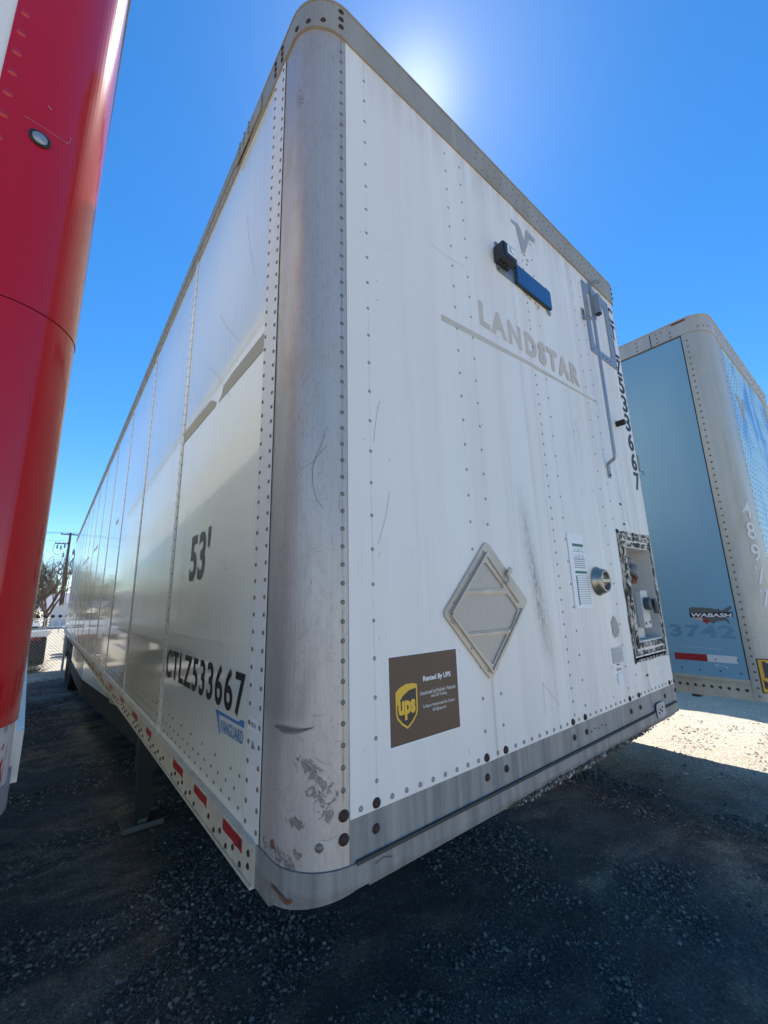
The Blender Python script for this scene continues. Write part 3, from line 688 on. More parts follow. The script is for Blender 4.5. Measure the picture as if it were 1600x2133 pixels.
# --- side walls
def side_wall(root, right=False, detail=True):
    mb = MB(); P = PR if right else PL
    sx = lambda off: (W + off) if right else -off
    nr = (1, 0, 0) if right else (-1, 0, 0); ys = [1.4958 + k * 1.2625 for k in range(12)]
    a = .338
    for k, yb in enumerate(ys + [L1 - .1]):
        mb.box(sx(.0), sx(-.02), a + .003, yb - .003, 1.2116, 4.03, 0); a = yb
        if k < 12:
            mb.box(sx(.0028), sx(-.01), yb + .002, yb + .058, 1.2116, 4.02, 1)
            mb.box(sx(-.001), sx(-.02), yb - .004, yb + .002, 1.2116, 4.02, 2)
            if detail:
                st = .062 if k < 4 else .09
                for j, yy, of in ((0, yb + .010, .0028), (1, yb + .074, 0.0)):
                    z = 1.26 + .03 * j
                    while z < 3.98:
                        mb.dome((sx(of), yy, z), nr, .0055, .0032, 6 if k < 5 else 4, 3); z += st
    mb.box(sx(.0028), sx(-.01), .2285, .3378, 1.2116, 4.01, 1)
    mb.box(sx(.0045), sx(-.01), .2285, .256, 1.2116, 4.01, 1)
    if detail:
        for yy, of in ((.243, .0045), (.325, .0028)):
            z = 1.235
            while z < 4.0: mb.dome((sx(of), yy, z), nr, .0072, .004, 8, 3); z += .0515
        # fastener rows above the rail
        y = .39
        while y < 6:
            if min(abs(y - q) for q in ys) > .03:
                for zz, sh in ((1.245, 0), (1.285, .04), (1.33, 0)):
                    if zz > 1.32 and random.random() < .35: continue
                    mb.dome((sx(0), y + sh, zz), nr, .006, .004, 6, 3)
            y += .078
    return mb.build('side_wall', [M['side'], M['strip'], M['seam'], M['rivet']], root)
sw = side_wall(wt); side_wall(wt, True, False)
# side bottom rails with double bolt row
for right in (False, True):
    mb = MB(); sx = (lambda o: W + o) if right else (lambda o: -o); nr = (1, 0, 0) if right else (-1, 0, 0)
    mb.box(sx(.012), sx(-.03), .24, L1 - .05, 1.118, 1.204); mb.box(sx(.020), sx(-.02), .24, L1 - .05, 1.204, 1.2114); mb.box(sx(.018), sx(-.03), .24, L1 - .05, 1.110, 1.118)
    y = .27; i = 0
    while y < 12 and not right:
        zz = (1.131,) if i % 2 else (1.150,)
        if i % 9 in (7, 8): zz = ()
        for z in zz: mb.dome((sx(.012), y, z), nr, .0085 if y < 3 else .010, .006, 7, 1)
        if y < .36: mb.dome((sx(.012), y, 1.180), nr, .009, .006, 7, 1)
        y += .058; i += 1
    sr = mb.build('bottom_rail', [M['siderail'], M['bolt']], wt)
    if not right:
        tp = []
        for (a, b, z0, z1) in ((.318, .475, 1.160, 1.196), (.65, .80, 1.162, 1.196), (.97, 1.13, 1.160, 1.196), (1.62, 1.76, 1.162, 1.196), (2.05, 2.24, 1.16, 1.196), (2.62, 2.8, 1.16, 1.196), (3.3, 3.5, 1.16, 1.196)):
            q = MB(); o = [(a, z0), (a, z1)]; k = 6
            for j in range(1, k): o.append((a + (b - a) * j / k, z1 - random.uniform(0, .004)))
            o += [(b, z1), (b + .006, (z0 + z1) / 2), (b, z0 + .003)]
            for j in range(k - 1, 0, -1): o.append((a + (b - a) * j / k, z0 + random.uniform(0, .006)))
            q.poly(o, lambda u, v, off: (-off - .012, u, v), .0012); q.build('reflective_tape', M['redtape'], sr)
        for k in range(12):
            ya = 4.2 + k * .95; q = MB(); q.poly([(ya, 1.16), (ya, 1.196), (ya + .2, 1.196), (ya + .2, 1.16)], lambda u, v, off: (-off - .012, u, v), .0012); q.build('reflective_tape', M['redtape'], sr)
# --- side graphics (left side reads towards smaller y)
def side_text(name, txt, ya, yb, z0, z1, mat, parent, bold=.0, space=1., x=0.0, za=None):
    mb = MB(); za = za or (z0, z1)
    put_text(mb, txt, lambda u, v, off: (x - off, ya + (yb - ya) * u, (z0 + (za[0] - z0) * u) * (1 - v) + (z1 + (za[1] - z1) * u) * v), .0015, 0, bold, space)
    o = mb.build(name, mat, parent, recalc=False); return o
side_text('lettering', 'CTLZ533667', 1.468, .375, 1.487, 1.622, M['black'], sw, .020, 1.14)
side_text('lettering', "53'", 1.155, .845, 1.942, 2.166, M['grey53'], sw, .03, 1.05)
side_text('lettering', 'VANGUARD', .585, .375, 1.412, 1.450, M['blue'], sw, .015, 1.1, 0, (1.418, 1.456))
q = MB(); SD = lambda u, v, off: (-off, u, v)
q.poly([(.645, 1.462), (.645, 1.472), (.42, 1.474), (.40, 1.484), (.372, 1.484), (.372, 1.466), (.55, 1.464)], SD, .0015)
q.poly([(.635, 1.462), (.61, 1.462), (.585, 1.405), (.592, 1.402)], SD, .0018)
q.build('maker_logo', M['blue'], sw)
q = MB()
def rag(a, b, z0, z1, m_=0):
    q.poly([(a, z0), (a, z1), (b, z1), (b, z0)], SD, .0012, m_)
for o_ in ([(.339, 2.738), (.339, 2.812), (.70, 2.812), (.80, 2.800), (.82, 2.77), (.86, 2.745)], [(.90, 2.745), (.90, 2.765), (.945, 2.79), (.99, 2.812), (1.492, 2.82), (1.492, 2.748)], [(4.40, 2.765), (4.40, 2.81), (4.62, 2.81), (4.62, 2.765)], [(6.85, 2.765), (6.85, 2.81), (7.6, 2.81), (7.6, 2.765)], [(8.7, 2.765), (8.7, 2.81), (10.6, 2.81), (10.6, 2.765)], [(11.2, 2.765), (11.2, 2.81), (12.6, 2.81), (12.6, 2.765)]):
    q = MB(); q.poly(o_, SD, .0012); q.build('film_stripe', M['stripe'], sw)
q = MB(); fs_ = lambda u, v, off=0.0: (-off, u, v)
for pts in ([(.95, 3.27), (.80, 3.10), (.62, 2.93)], [(1.1, 3.05), (.9, 2.9), (.7, 2.7)], [(.62, 3.6), (.55, 3.35), (.47, 3.15)]): ribbon(q, pts, .0007, 0, .0008, fs_)
for k in range(26): 
    y = random.uniform(.42, 3.5); z = random.uniform(1.3, 3.2); a = random.uniform(-.6, .6); l = random.uniform(.02, .12); ribbon(q, [(y, z), (y + l * math.cos(a), z + l * math.sin(a))], .0006, 0, .0008, fs_)
q.build('scratch', M['scratch'], sw)
q = MB(); q.poly([(.265, 1.475), (.265, 1.505), (.315, 1.505), (.315, 1.475)], lambda u, v, off: (-off - .0029, u, v), .0008, 0)
put_text(q, '978-FA', lambda u, v, off: (-off - .003, .312 - .042 * u, 1.482 + .015 * v), .0013, 1, .02)
q.poly([(.275, 1.43), (.295, 1.45), (.305, 1.425)], lambda u, v, off: (-off - .0029, u, v), .0012, 1)
q.build('id_sticker', [M['whitev'], M['greyprint']], sw)

# --- front graphics
def front_text(name, txt, x0, x1, z0, z1, mat, parent, bold=0., space=1., off=.0015):
    mb = MB(); put_text(mb, txt, lambda u, v, o: (x0 + (x1 - x0) * u, -.0021 - o * .3, z0 + (z1 - z0) * v), off, 0, bold, space)
    return mb.build(name, mat, parent, recalc=False)
front_text('lettering', 'LANDSTAR', .838, 1.760, 3.012, 3.145, M['ghost'], front, .055, 1.28)
q = MB(); q.poly([(.583, 2.918), (.585, 2.948), (1.25, 2.978), (1.25, 2.957)], F3, .0015); q.poly([(1.26, 2.958), (1.26, 2.976), (1.97, 2.985), (1.97, 2.981)], F3, .0013)
q.build('decal_residue', M['ghost'], front)
q = MB(); q.poly([(1.190, 3.800), (1.192, 3.824), (1.270, 3.832), (1.292, 3.800), (1.268, 3.796)], F3, .0014)
q.poly([(1.240, 3.800), (1.290, 3.802), (1.312, 3.745), (1.305, 3.665), (1.268, 3.672)], F3, .0015)
q.poly([(1.300, 3.665), (1.309, 3.745), (1.345, 3.850), (1.428, 3.836), (1.420, 3.806), (1.371, 3.807)], F3, .0016)
q.build('maker_logo', M['ghostg'], front)
q = MB()
for i, ch in enumerate('CTLZ533667'):
    zt_ = 3.862 - i * .1385; put_text(q, ch, lambda u, v, o, zt_=zt_: (2.366 + .083 * u, -.0005 - o, zt_ - .126 + .126 * v), .0015, 0, .026)
q.build('lettering', M['black'], front, recalc=False)
# rental sticker
st = MB(); st.poly([(.264, 1.434), (.264, 1.677), (.558, 1.677), (.558, 1.434)], F3, .0012, 1); st.poly([(.268, 1.438), (.268, 1.673), (.554, 1.673), (.554, 1.438)], F3, .0018, 0)
sticker = st.build('rental_sticker', [M['brown'], M['whitev']], wt); sticker['label'] = 'brown sticker with gold shield and white text'
def shield(cx, cz, w_, h_):
    o = []
    o += [(cx - w_, cz + h_ * .70), (cx - w_ * .6, cz + h_ * .88), (cx, cz + h_), (cx + w_ * .6, cz + h_ * .98), (cx + w_, cz + h_ * .90)]
    o += [(cx + w_, cz - h_ * .25), (cx + w_ * .88, cz - h_ * .50), (cx + w_ * .5, cz - h_ * .78), (cx, cz - h_), (cx - w_ * .5, cz - h_ * .78), (cx - w_ * .88, cz - h_ * .50), (cx - w_, cz - h_ * .25)]
    return o
q = MB(); scx, scz = .332, 1.535
q.poly(shield(scx, scz, .042, .060), F3, .0024, 0); q.poly(shield(scx, scz, .037, .054), F3, .0029, 1)
q.poly([(scx - .037, scz + .034), (scx - .036, scz + .0395), (scx - .022, scz + .048), (scx, scz + .054), (scx + .022, scz + .0535), (scx + .037, scz + .049), (scx + .037, scz + .045), (scx + .01, scz + .042), (scx - .015, scz + .030), (scx - .030, scz + .014), (scx - .037, scz + .004)], F3, .0034, 0)
put_text(q, 'ups', lambda u, v, o: (scx - .033 + .066 * u, -.0021 - o * .3, scz - .036 + .052 * v), .0036, 0, .05)
q.build('shield_logo', [M['gold'], M['dbrown']], sticker)
q = MB()
for tx, x0, x1, z0, z1, b in (('Rented By UPS', .400, .522, 1.588, 1.608, .03), ('Unauthorized Use Prohibited - Monitored', .386, .540, 1.555, 1.566, .0), ('with GPS Tracking', .430, .500, 1.541, 1.552, .0), ('To Report Unauthorized Use, Contact', .394, .534, 1.516, 1.527, .0), ('SDC@ups.com', .435, .494, 1.502, 1.513, .0)):
    put_text(q, tx, lambda u, v, o, x0=x0, x1=x1, z0=z0, z1=z1: (x0 + (x1 - x0) * u, -.0021 - o * .3, z0 + (z1 - z0) * v), .0026, 0, b)
q.build('lettering', M['whitev'], sticker, recalc=False)
# placard frame (tilted square holder)
pm = MB(); cx, cz, h_ = .745, 1.800, .243
def dia_pts(h, r=.03):
    o = []
    for k in range(4):
        a = k * PI / 2; c0 = Vector((math.cos(a), math.sin(a)))
        for t_ in (-.6, -.2, .2, .6): 
            b = a + t_ * PI / 2 * .5; o.append(((h - r * 1.414) * c0.x + r * math.cos(b) * 1.0, (h - r * 1.414) * c0.y + r * math.sin(b) * 1.0))
    return o
R2 = lambda u, v, off=0.0: (cx + u * .98, -.002 - off, cz + v)
from mathutils.geometry import tessellate_polygon
def rounded(pts, r=.012):
    o = []; n = len(pts)
    for i in range(n):
        p0, p1, p2 = Vector(pts[i - 1]), Vector(pts[i]), Vector(pts[(i + 1) % n]); a_ = p1 + (p0 - p1).normalized() * r; b_ = p1 + (p2 - p1).normalized() * r
        for t_ in (0, .25, .5, .75, 1): o.append(tuple(a_ * (1 - t_) ** 2 + p1 * 2 * t_ * (1 - t_) + b_ * t_ * t_))
    return o
FA = lambda u, v, off=0.0: (u, -.0021 - off, v)
outer = rounded([(.751, 2.046), (.496, 1.787), (.722, 1.552), (.990, 1.820)], .022)
holes = [rounded([(.733, 1.967), (.626, 1.863), (.840, 1.869)]), rounded([(.603, 1.845), (.856, 1.847), (.918, 1.786), (.860, 1.719), (.609, 1.720), (.548, 1.783)]), rounded([(.614, 1.707), (.834, 1.702), (.733, 1.603)])]
loops = [outer] + holes; allp = [p for l in loops for p in l]
tris = tessellate_polygon([[Vector((p[0], p[1], 0)) for p in l] for l in loops])
pm.add([FA(u, v, .008) for u, v in allp], [tuple(t_) for t_ in tris], 0)
for l in loops:
    n = len(l); pm.add([FA(u, v, .008) for u, v in l] + [FA(u, v, 0) for u, v in l], [(i, (i + 1) % n, (i + 1) % n + n, i + n) for i in range(n)], 0)
def bar3(a, b, w_, h0, h1):
    d = Vector((b[0] - a[0], b[1] - a[1])).normalized(); n_ = Vector((-d.y, d.x)) * w_
    o = [(a[0] + n_.x, a[1] + n_.y), (b[0] + n_.x, b[1] + n_.y), (b[0] - n_.x, b[1] - n_.y), (a[0] - n_.x, a[1] - n_.y)]; pm.poly(o, lambda u, v, off: FA(u, v, off + h0), h1 - h0, 0)
bar3((.742, 1.998), (.532, 1.787), .0045, .008, .020); bar3((.532, 1.782), (.728, 1.580), .0035, .008, .015); bar3((.728, 1.580), (.945, 1.790), .0035, .008, .014)
bar3((.742, 1.995), (.925, 1.815), .0045, .008, .013); bar3((.605, 1.854), (.850, 1.858), .004, .008, .013); bar3((.603, 1.712), (.850, 1.710), .004, .008, .013)
pm.obox((.866, -.020, 1.930), (.013, 0, .013), (0, .004, 0), (.006, 0, -.006)); pm.tube([(.860, -.012, 1.925), (.850, -.022, 1.910), (.853, -.026, 1.895), (.845, -.018, 1.885)], .005, 6)
plac = pm.build('placard_holder', M['alu'], wt)
q = MB(); q.poly([(.52, 1.785), (.735, 1.99), (.95, 1.8), (.73, 1.585)], FA, .0022, 0)
q.build('placard_plate', simple('grey_beige_plate', (.46, .41, .365), .5, .2, .15, 50), plac)
q = MB()
for u, v in ((.722, 1.998), (.728, 2.003), (.640, 1.915), (.550, 1.822), (.532, 1.765), (.540, 1.757), (.625, 1.668), (.705, 1.588), (.752, 1.590), (.765, 1.603), (.850, 1.692), (.93, 1.775), (.925, 1.790)): q.dome(FA(u, v, .008), (0, -1, 0), .0048, .0025, 8)
q.build('rivet', M['rivetw'], plac)
# drip stain below placard = part of sheet, thin film
# document sheet
q = MB(); q.poly([(1.385, 1.775), (1.385, 2.13), (1.545, 2.13), (1.545, 1.775)], F3, .0006, 0); dx0, dx1 = 1.425, 1.535
q.poly([(dx0, 2.068), (dx0, 2.082), (dx1, 2.082), (dx1, 2.068)], F3, .0014, 1); q.poly([(dx0, 1.938), (dx0, 1.950), (dx1 + .005, 1.950), (dx1 + .005, 1.938)], F3, .0014, 1)
for z, tx in ((2.047, '11 07 17'), (2.016, '11 07 18')): put_text(q, tx, lambda u, v, o, z=z: (dx0 + .02 + .08 * u, -.0021 - o * .3, z + .014 * v), .0014, 2, 0); q.poly([(dx0, z - .004), (dx0, z - .0015), (dx1, z - .0015), (dx1, z - .004)], F3, .0014, 2)
for k in range(5): z = 2.004 - k * .010; q.poly([(dx0, z), (dx0, z + .004), (dx1, z + .004), (dx1, z)], F3, .0014, 2)
for k in range(13): z = 1.926 - k * .0108; q.poly([(dx0, z), (dx0, z + .0022), (dx1 + .008, z + .0022), (dx1 + .008, z)], F3, .0014, 2)
q.poly([(dx0, 1.790), (dx0, 1.926), (dx0 + .014, 1.926), (dx0 + .014, 1.790)], F3, .0012, 2); q.poly([(dx1 + .006, 1.79), (dx1 + .006, 1.926), (dx1 + .008, 1.926), (dx1 + .008, 1.79)], F3, .0014, 2)
q.build('inspection_sheet', [M['whitev'], M['green'], M['greyprint']], wt)
# small labels
q = MB(); q.poly([(1.70, 1.50), (1.70, 1.575), (1.82, 1.575), (1.82, 1.50)], F3, .0008, 1)
for k in range(5): q.poly([(1.708, 1.508 + k * .009), (1.708, 1.512 + k * .009), (1.812, 1.512 + k * .009), (1.812, 1.508 + k * .009)], F3, .0014, 2)
put_text(q, 'FHWA', lambda u, v, o: (1.715 + .08 * u, -.0021 - o * .3, 1.555 + .014 * v), .0014, 2, 0)
q.poly([(1.725, 1.40), (1.725, 1.452), (1.782, 1.452), (1.782, 1.40)], F3, .0010, 0); q.poly([(1.728, 1.465), (1.728, 1.475), (1.775, 1.475), (1.775, 1.465)], F3, .0010, 2); q.poly([(1.737, 1.49), (1.737, 1.496), (1.765, 1.496), (1.765, 1.49)], F3, .0010, 3)
o_ = [(1.77 + .04 * math.cos(t_) * random.uniform(.75, 1.2), 1.665 + .055 * math.sin(t_) * random.uniform(.75, 1.2)) for t_ in np.linspace(0, 2 * PI, 26)[:-1]]
q.poly(o_, F3, .0010, 4)
q.build('small_label', [M['whitev'], simple('faded_label', (.55, .53, .48), .6), M['ghostg'], M['black'], simple('torn_label_residue', (.42, .38, .36), .8, 0, .4, 120)], wt)
# vent
q = MB(); vc = (1.648, -.001, 1.903)
q.lathe(vc, (0, -1, 0), [(.072, 0), (.072, .005), (.068, .009), (.060, .030), (.055, .042), (.047, .044), (.045, .038), (.043, .018), (.0, .018)], 36)
q.box(vc[0] - .043, vc[0] + .043, vc[1] - .042, vc[1] - .02, vc[2] - .006, vc[2] + .008)
vent = q.build('vent', M['brassy'], wt)
q = MB(); 
for s in (-1, 1): q.poly([(vc[0] - .036, vc[2] + s * .010), (vc[0] - .030, vc[2] + s * .034), (vc[0] + .008, vc[2] + s * .038), (vc[0] + .008, vc[2] + s * .010)], lambda u, v, off: (u, -off - .024, v), .003)
q.build('vent_flap', M['whitev'], vent)
# grab bar
q = MB(); bx = [(1.935, -.006, 3.565), (1.935, -.020, 3.545), (1.937, -.04, 3.535), (1.940, -.056, 3.525), (1.942, -.06, 3.50), (1.943, -.06, 3.1), (1.946, -.06, 2.63), (1.947, -.058, 2.612), (1.951, -.050, 2.603), (1.962, -.026, 2.597), (1.970, -.012, 2.59), (1.973, -.008, 2.575), (1.974, -.006, 2.54)]
q.tube(bx, .0095, 10); q.obox((1.935, -.005, 3.585), (.012, 0, 0), (0, .004, 0), (0, 0, .04)); q.obox((1.975, -.005, 2.54), (.012, 0, 0), (0, .004, 0), (0, 0, .036))
for p in ((1.935, -.009, 3.605), (1.935, -.009, 3.585), (1.975, -.009, 2.545), (1.975, -.009, 2.52)): q.dome(p, (0, -1, 0), .009, .007, 8, 1)
q.build('grab_bar', [M['alub'], M['bolt']], wt)
# hatch frame
q = MB(); o1 = [(2.365, 3.868), (1.985, 3.868), (1.985, 3.345), (2.365, 3.345)]; i1 = rrect(2.035, 2.300, 3.395, 3.815, .05, 4)
for (a, b, c_, d) in ((1.985, 2.035, 3.345, 3.868), (2.300, 2.365, 3.345, 3.868), (2.035, 2.300, 3.345, 3.395), (2.035, 2.300, 3.815, 3.868)): q.box(a, b, -.008, 0, c_, d)
for (ax_, az_, sx_, sz_) in ((2.035, 3.815, 1, -1), (2.300, 3.815, -1, -1), (2.035, 3.395, 1, 1), (2.300, 3.395, -1, 1)):
    r_ = .05; arc = [(ax_, az_)] + [(ax_ + sx_ * (r_ - r_ * math.sin(t_)), az_ + sz_ * (r_ - r_ * math.cos(t_))) for t_ in np.linspace(0, PI / 2, 6)]
    q.poly(arc, lambda u, v, off: (u, -off, v), .0075)
for k in range(4): q.dome((2.10 + .05 * k, -.008, 3.365), (0, -1, 0), .006, .004, 6, 1)
for p in ((2.0, 3.85), (2.35, 3.85), (2.0, 3.36), (2.35, 3.36), (2.0, 3.6), (2.35, 3.6)): q.dome((p[0], -.008, p[1]), (0, -1, 0), .006, .004, 6, 1)
q.build('hatch_frame', [M['alub'], M['bolt']], wt)
# hanging sensor on its bracket
q = MB(); q.box(2.085, 2.115, -.016, 0, 3.62, 3.90); q.box(2.085, 2.125, -.040, -.016, 3.70, 3.78); q.box(2.080, 2.112, -.056, -.022, 3.645, 3.78)
q.box(2.083, 2.109, -.053, -.025, 3.632, 3.646, 1); q.tube([(2.10, -.012, 3.885), (2.125, -.04, 3.905), (2.15, -.05, 3.905)], .011, 8, 2); q.tube([(2.118, -.035, 3.79), (2.14, -.045, 3.80), (2.138, -.045, 3.775), (2.118, -.045, 3.765)], .003, 5, 1)
q.build('sensor_bracket', [M['alub'], M['black'], M['greyplastic']], wt, .003)
q = MB(); q.tube([(2.212, .002, 2.906), (2.212, -.05, 2.906)], .019, 14); q.build('rubber_bumper', M['rubber'], wt)
# tracker box, plate and solar panel
q = MB(); q.poly(rrect(1.010, 1.208, 3.392, 3.565, .012), F3, .012)
for p in ((1.022, 3.405), (1.196, 3.405), (1.022, 3.553)): q.dome((p[0], -.006, p[1]), (0, -1, 0), .006, .004, 6, 1)
plate = q.build('mounting_plate', [M['alub'], M['bolt']], wt)
q = MB(); q.box(.992, 1.094, -.062, -.007, 3.425, 3.512); q.box(.996, 1.09, -.066, -.062, 3.43, 3.507)
for k in range(3): q.tube([(1.01 + .025 * k, -.03, 3.426), (1.01 + .025 * k, -.03, 3.415)], .006, 8)
q.build('tracker_box', [M['blackplastic']], plate, .005)
q = MB(); q.poly([(1.020, 3.452), (1.020, 3.500), (1.086, 3.500), (1.086, 3.452)], lambda u, v, off: (u, -.0662 - off, v), .0006)
for k in range(3): q.box(1.03, 1.052 + .02 * (k == 0), -.0676, -.0668, 3.466 + .010 * k, 3.469 + .010 * k, 1)
q.build('box_label', [M['whitev'], M['black']], plate)
q = MB(); q.poly(rrect(1.163, 1.500, 3.392, 3.512, .012), lambda u, v, off: (u, -off - .006, v), .012, 1); q.poly(rrect(1.169, 1.494, 3.398, 3.506, .008), lambda u, v, off: (u, -off - .018, v), .0012, 0)
for z in (3.432, 3.470): q.box(1.171, 1.492, -.0196, -.0192, z - .0009, z + .0009, 2)
q.box(1.47, 1.50, -.008, -.002, 3.368, 3.392, 3); q.box(1.47, 1.50, -.008, -.002, 3.512, 3.535, 3)
q.build('solar_panel', [M['solar'], M['blackplastic'], M['alusteel'], M['alub']], wt)
q = MB(); q.tube([(1.09, -.03, 3.45), (1.11, -.03, 3.43), (1.135, -.025, 3.44), (1.14, -.022, 3.49), (1.15, -.018, 3.40), (1.17, -.018, 3.388)], .004, 6); q.build('cable', M['blackplastic'], wt)
# residues near the panel
q = MB()
for (x, z) in ((1.25, 3.395), (1.27, 3.385), (1.30, 3.38), (1.35, 3.375), (1.38, 3.37), (1.29, 3.65), (1.32, 3.63), (1.31, 3.6)):
    q.poly([(x + .012 * math.cos(t_) * random.uniform(.4, 1.3), z + .008 * math.sin(t_) * random.uniform(.4, 1.3)) for t_ in np.linspace(0, 2 * PI, 10)[:-1]], F3, .0012)
q.build('glue_residue', simple('yellowed_glue', (.42, .36, .22), .6), wt)
# recess: sealant surround, flange, box, glad hands, socket
q = MB()
def ragged_rect(x0, x1, z0, z1, j=.010, n=26):
    pts = []
    for (a, b) in (((x0, z0), (x0, z1)), ((x0, z1), (x1, z1)), ((x1, z1), (x1, z0)), ((x1, z0), (x0, z0))):
        for i in range(n): t_ = i / n; pts.append((a[0] + (b[0] - a[0]) * t_ + random.uniform(-j, j), a[1] + (b[1] - a[1]) * t_ + random.uniform(-j, j)))
    return pts
def frame_strip(x0, x1, z0, z1, w_, off, th, mi, j=.004):
    for (a, b, c_, d) in ((x0, x0 + w_, z0, z1), (x1 - w_, x1, z0, z1), (x0 + w_, x1 - w_, z0, z0 + w_), (x0 + w_, x1 - w_, z1 - w_, z1)):
        q.poly(ragged_rect(a, b, c_, d, j, 9 if b - a < .1 and d - c_ < .1 else 16), lambda u, v, o: (u, -o - off, v), th, mi)
frame_strip(1.955, 2.452, 1.475, 2.197, .020, .001, .0014, 0, .006)
frame_strip(1.985, 2.436, 1.508, 2.170, .022, .001, .003, 0, .004)
frame_strip(2.012, 2.424, 1.545, 2.135, .026, .001, .006, 0, .003)
q.build('sealant_residue', M['seal'], wt)
q = MB(); D = .16; e_ = .0015; RX0 += e_; RX1 -= e_; RZ0 += e_; RZ1 -= e_
q.box(RX0, RX0 + .003, -.007, D, RZ0, RZ1); q.box(RX1 - .003, RX1, -.007, D, RZ0, RZ1); q.box(RX0 + .003, RX1 - .003, -.0065, D, RZ0, RZ0 + .003); q.box(RX0 + .003, RX1 - .003, -.0065, D, RZ1 - .003, RZ1); q.box(RX0, RX1, D, D + .004, RZ0, RZ1)
rb = q.build('recess_box', M['boxwhite'], wt)
for x in (2.10, 2.23):
    q = MB(); zc = 2.0
    q.tube([(x, D, zc + .03), (x, .09, zc + .03), (x + .005, .07, zc + .01)], .020, 10); q.lathe((x + .01, .05, zc - .02), (.15, -.35, .9), [(.0, -.03), (.034, -.028), (.038, -.01), (.038, .012), (.026, .018), (.024, .035), (.0, .036)], 18)
    q.lathe((x - .005, .065, zc + .035), (.6, -.3, .7), [(0, -.02), (.026, -.018), (.028, .015), (0, .017)], 14)
    q.tube([(x + .005, .05, zc - .03), (x + .03, .04, zc - .075)], [.02, .012], 8, 1); q.poly([(x - .03, zc - .10), (x - .01, zc - .07), (x + .045, zc - .075), (x + .05, zc - .095), (x + .02, zc - .105)], lambda u, v, off: (u, .05 - off, v), .006, 1)
    q.build('air_coupling', [M['greyplastic'], M['rust']], rb)
q = MB(); q.box(2.075, 2.235, .02, .10, 1.655, 1.845, 0); q.poly(rrect(2.145, 2.245, 1.645, 1.855, .010), lambda u, v, off: (u, .02 - off, v), .03, 1)
q.box(2.10, 2.235, .03, .11, 1.585, 1.655, 1)
for p in ((2.165, 1.67), (2.225, 1.675)): q.dome((p[0], -.01, p[1]), (0, -1, 0), .009, .004, 8, 2)
q.lathe((2.195, -.008, 1.78), (0, -1, 0), [(.036, 0), (.036, .03), (.03, .034), (0, .034)], 20, 3)
q.obox((2.235, -.045, 1.765), (.004, -.006, 0), (.016, .012, 0), (-.008, 0, .042), 3)
for z in (1.77,): q.lathe((2.105, .0195, z), (0, -1, 0), [(.010, 0), (.010, .003), (.004, .003)], 12, 4)
q.build('electric_socket', [M['greyplastic'], M['paleplastic'], M['black'], simple('dark_blue_grey_plastic', (.06, .07, .085), .4), M['whitev']], rb, .002)
# marker lamp on the far post
q = MB(); q.box(W + .002, W + .014, .06, .10, 2.66, 2.83); q.obox((W + .028, .07, 2.745), (.016, 0, 0), (0, .028, 0), (0, 0, .055), 0)
lamp = q.build('marker_lamp', [M['greyplastic']], wt, .004)
q = MB(); q.lathe((W + .044, .07, 2.745), (1, 0, 0), [(.028, 0), (.026, .010), (.016, .018), (0, .020)], 16); o_ = q.build('lens', M['paleglass'], lamp); o_.scale = (1, 1, 1)
q = MB(); q.tube([(W + .035, .05, 2.69), (W + .06, .04, 2.68), (W + .085, .04, 2.70), (W + .11, .05, 2.69)], .002, 5); q.tube([(W + .035, .05, 2.69), (W + .07, .045, 2.685), (W + .10, .045, 2.665)], .002, 5); q.build('wire', M['black'], lamp)
# scratches and drips on the front wall
q = MB()
for pts in ([(.55, 3.26), (.62, 3.257), (.70, 3.262), (.76, 3.27)], [(.24, 2.0), (.27, 2.08), (.29, 2.17)], [(.23, 2.32), (.245, 2.42), (.26, 2.47)], [(1.05, 1.50), (1.16, 1.40)], [(1.05, 1.50), (1.05, 1.38)], [(2.10, 2.45), (2.16, 2.25)], [(2.12, 2.48), (2.17, 2.22)]): ribbon(q, pts, .0007, 0, .0009, F3)
for k in range(50):
    x = random.choice((random.uniform(.15, .32), random.uniform(.3, 1.2), random.uniform(1.3, 2.4))); z = random.uniform(1.35, 3.2) if x < .35 else random.uniform(1.33, 2.7); a = random.uniform(.4, 2.4); l = random.uniform(.003, .018)
    ribbon(q, [(x, z), (x + l * math.cos(a), z + l * math.sin(a))], random.uniform(.0003, .0008), 0, .0009, F3)
q.build('scratch', M['scratch'], front)
# --- running gear, skirt
landing_gear(wt, 3.52); running_gear(wt, (11.55, 12.80))
plan = [(.34, 3.75), (.24, 5.0), (.14, 6.2), (.04, 7.4), (.03, 9.0), (.03, 10.7)]
for side in (0, 1):
    for i in range(len(plan) - 1):
        q = MB(); (xa, ya), (xb, yb) = plan[i], plan[i + 1]
        fx = (lambda v: W - v) if side else (lambda v: v)
        for (z0, z1, m_, o_) in ((.74, 1.104, 0, 0.0), (.50, .74, 1, .006)):
            vs = [(fx(xa + o_ + (.0 if z0 > .7 else 0)), ya + .004, z0), (fx(xb + o_), yb - .004, z0), (fx(xb + o_ + 0), yb - .004, z1), (fx(xa + o_), ya + .004, z1)]
            vs += [(v[0] + (.006 if not side else -.006), v[1], v[2]) for v in vs]
            q.add(vs, [(0, 1, 2, 3), (4, 7, 6, 5), (0, 4, 5, 1), (2, 6, 7, 3), (0, 3, 7, 4), (1, 5, 6, 2)], m_)
        q.build('side_skirt', [M['side'], M['rubber']], wt)
q = MB(); q.tube([(.012, 4.9, 1.075), (.02, 4.3, 1.07), (.05, 3.75, 1.055)], [.022, .024, .03], 10)
for k in range(3): q.obox((.04 + .012 * k, 3.72 - .07 * k, 1.04), (.004, .012, .02), (.02, .015, -.01), (-.01, .01, .035), 0)
q.build('dented_skirt_edge', M['strip'], wt)

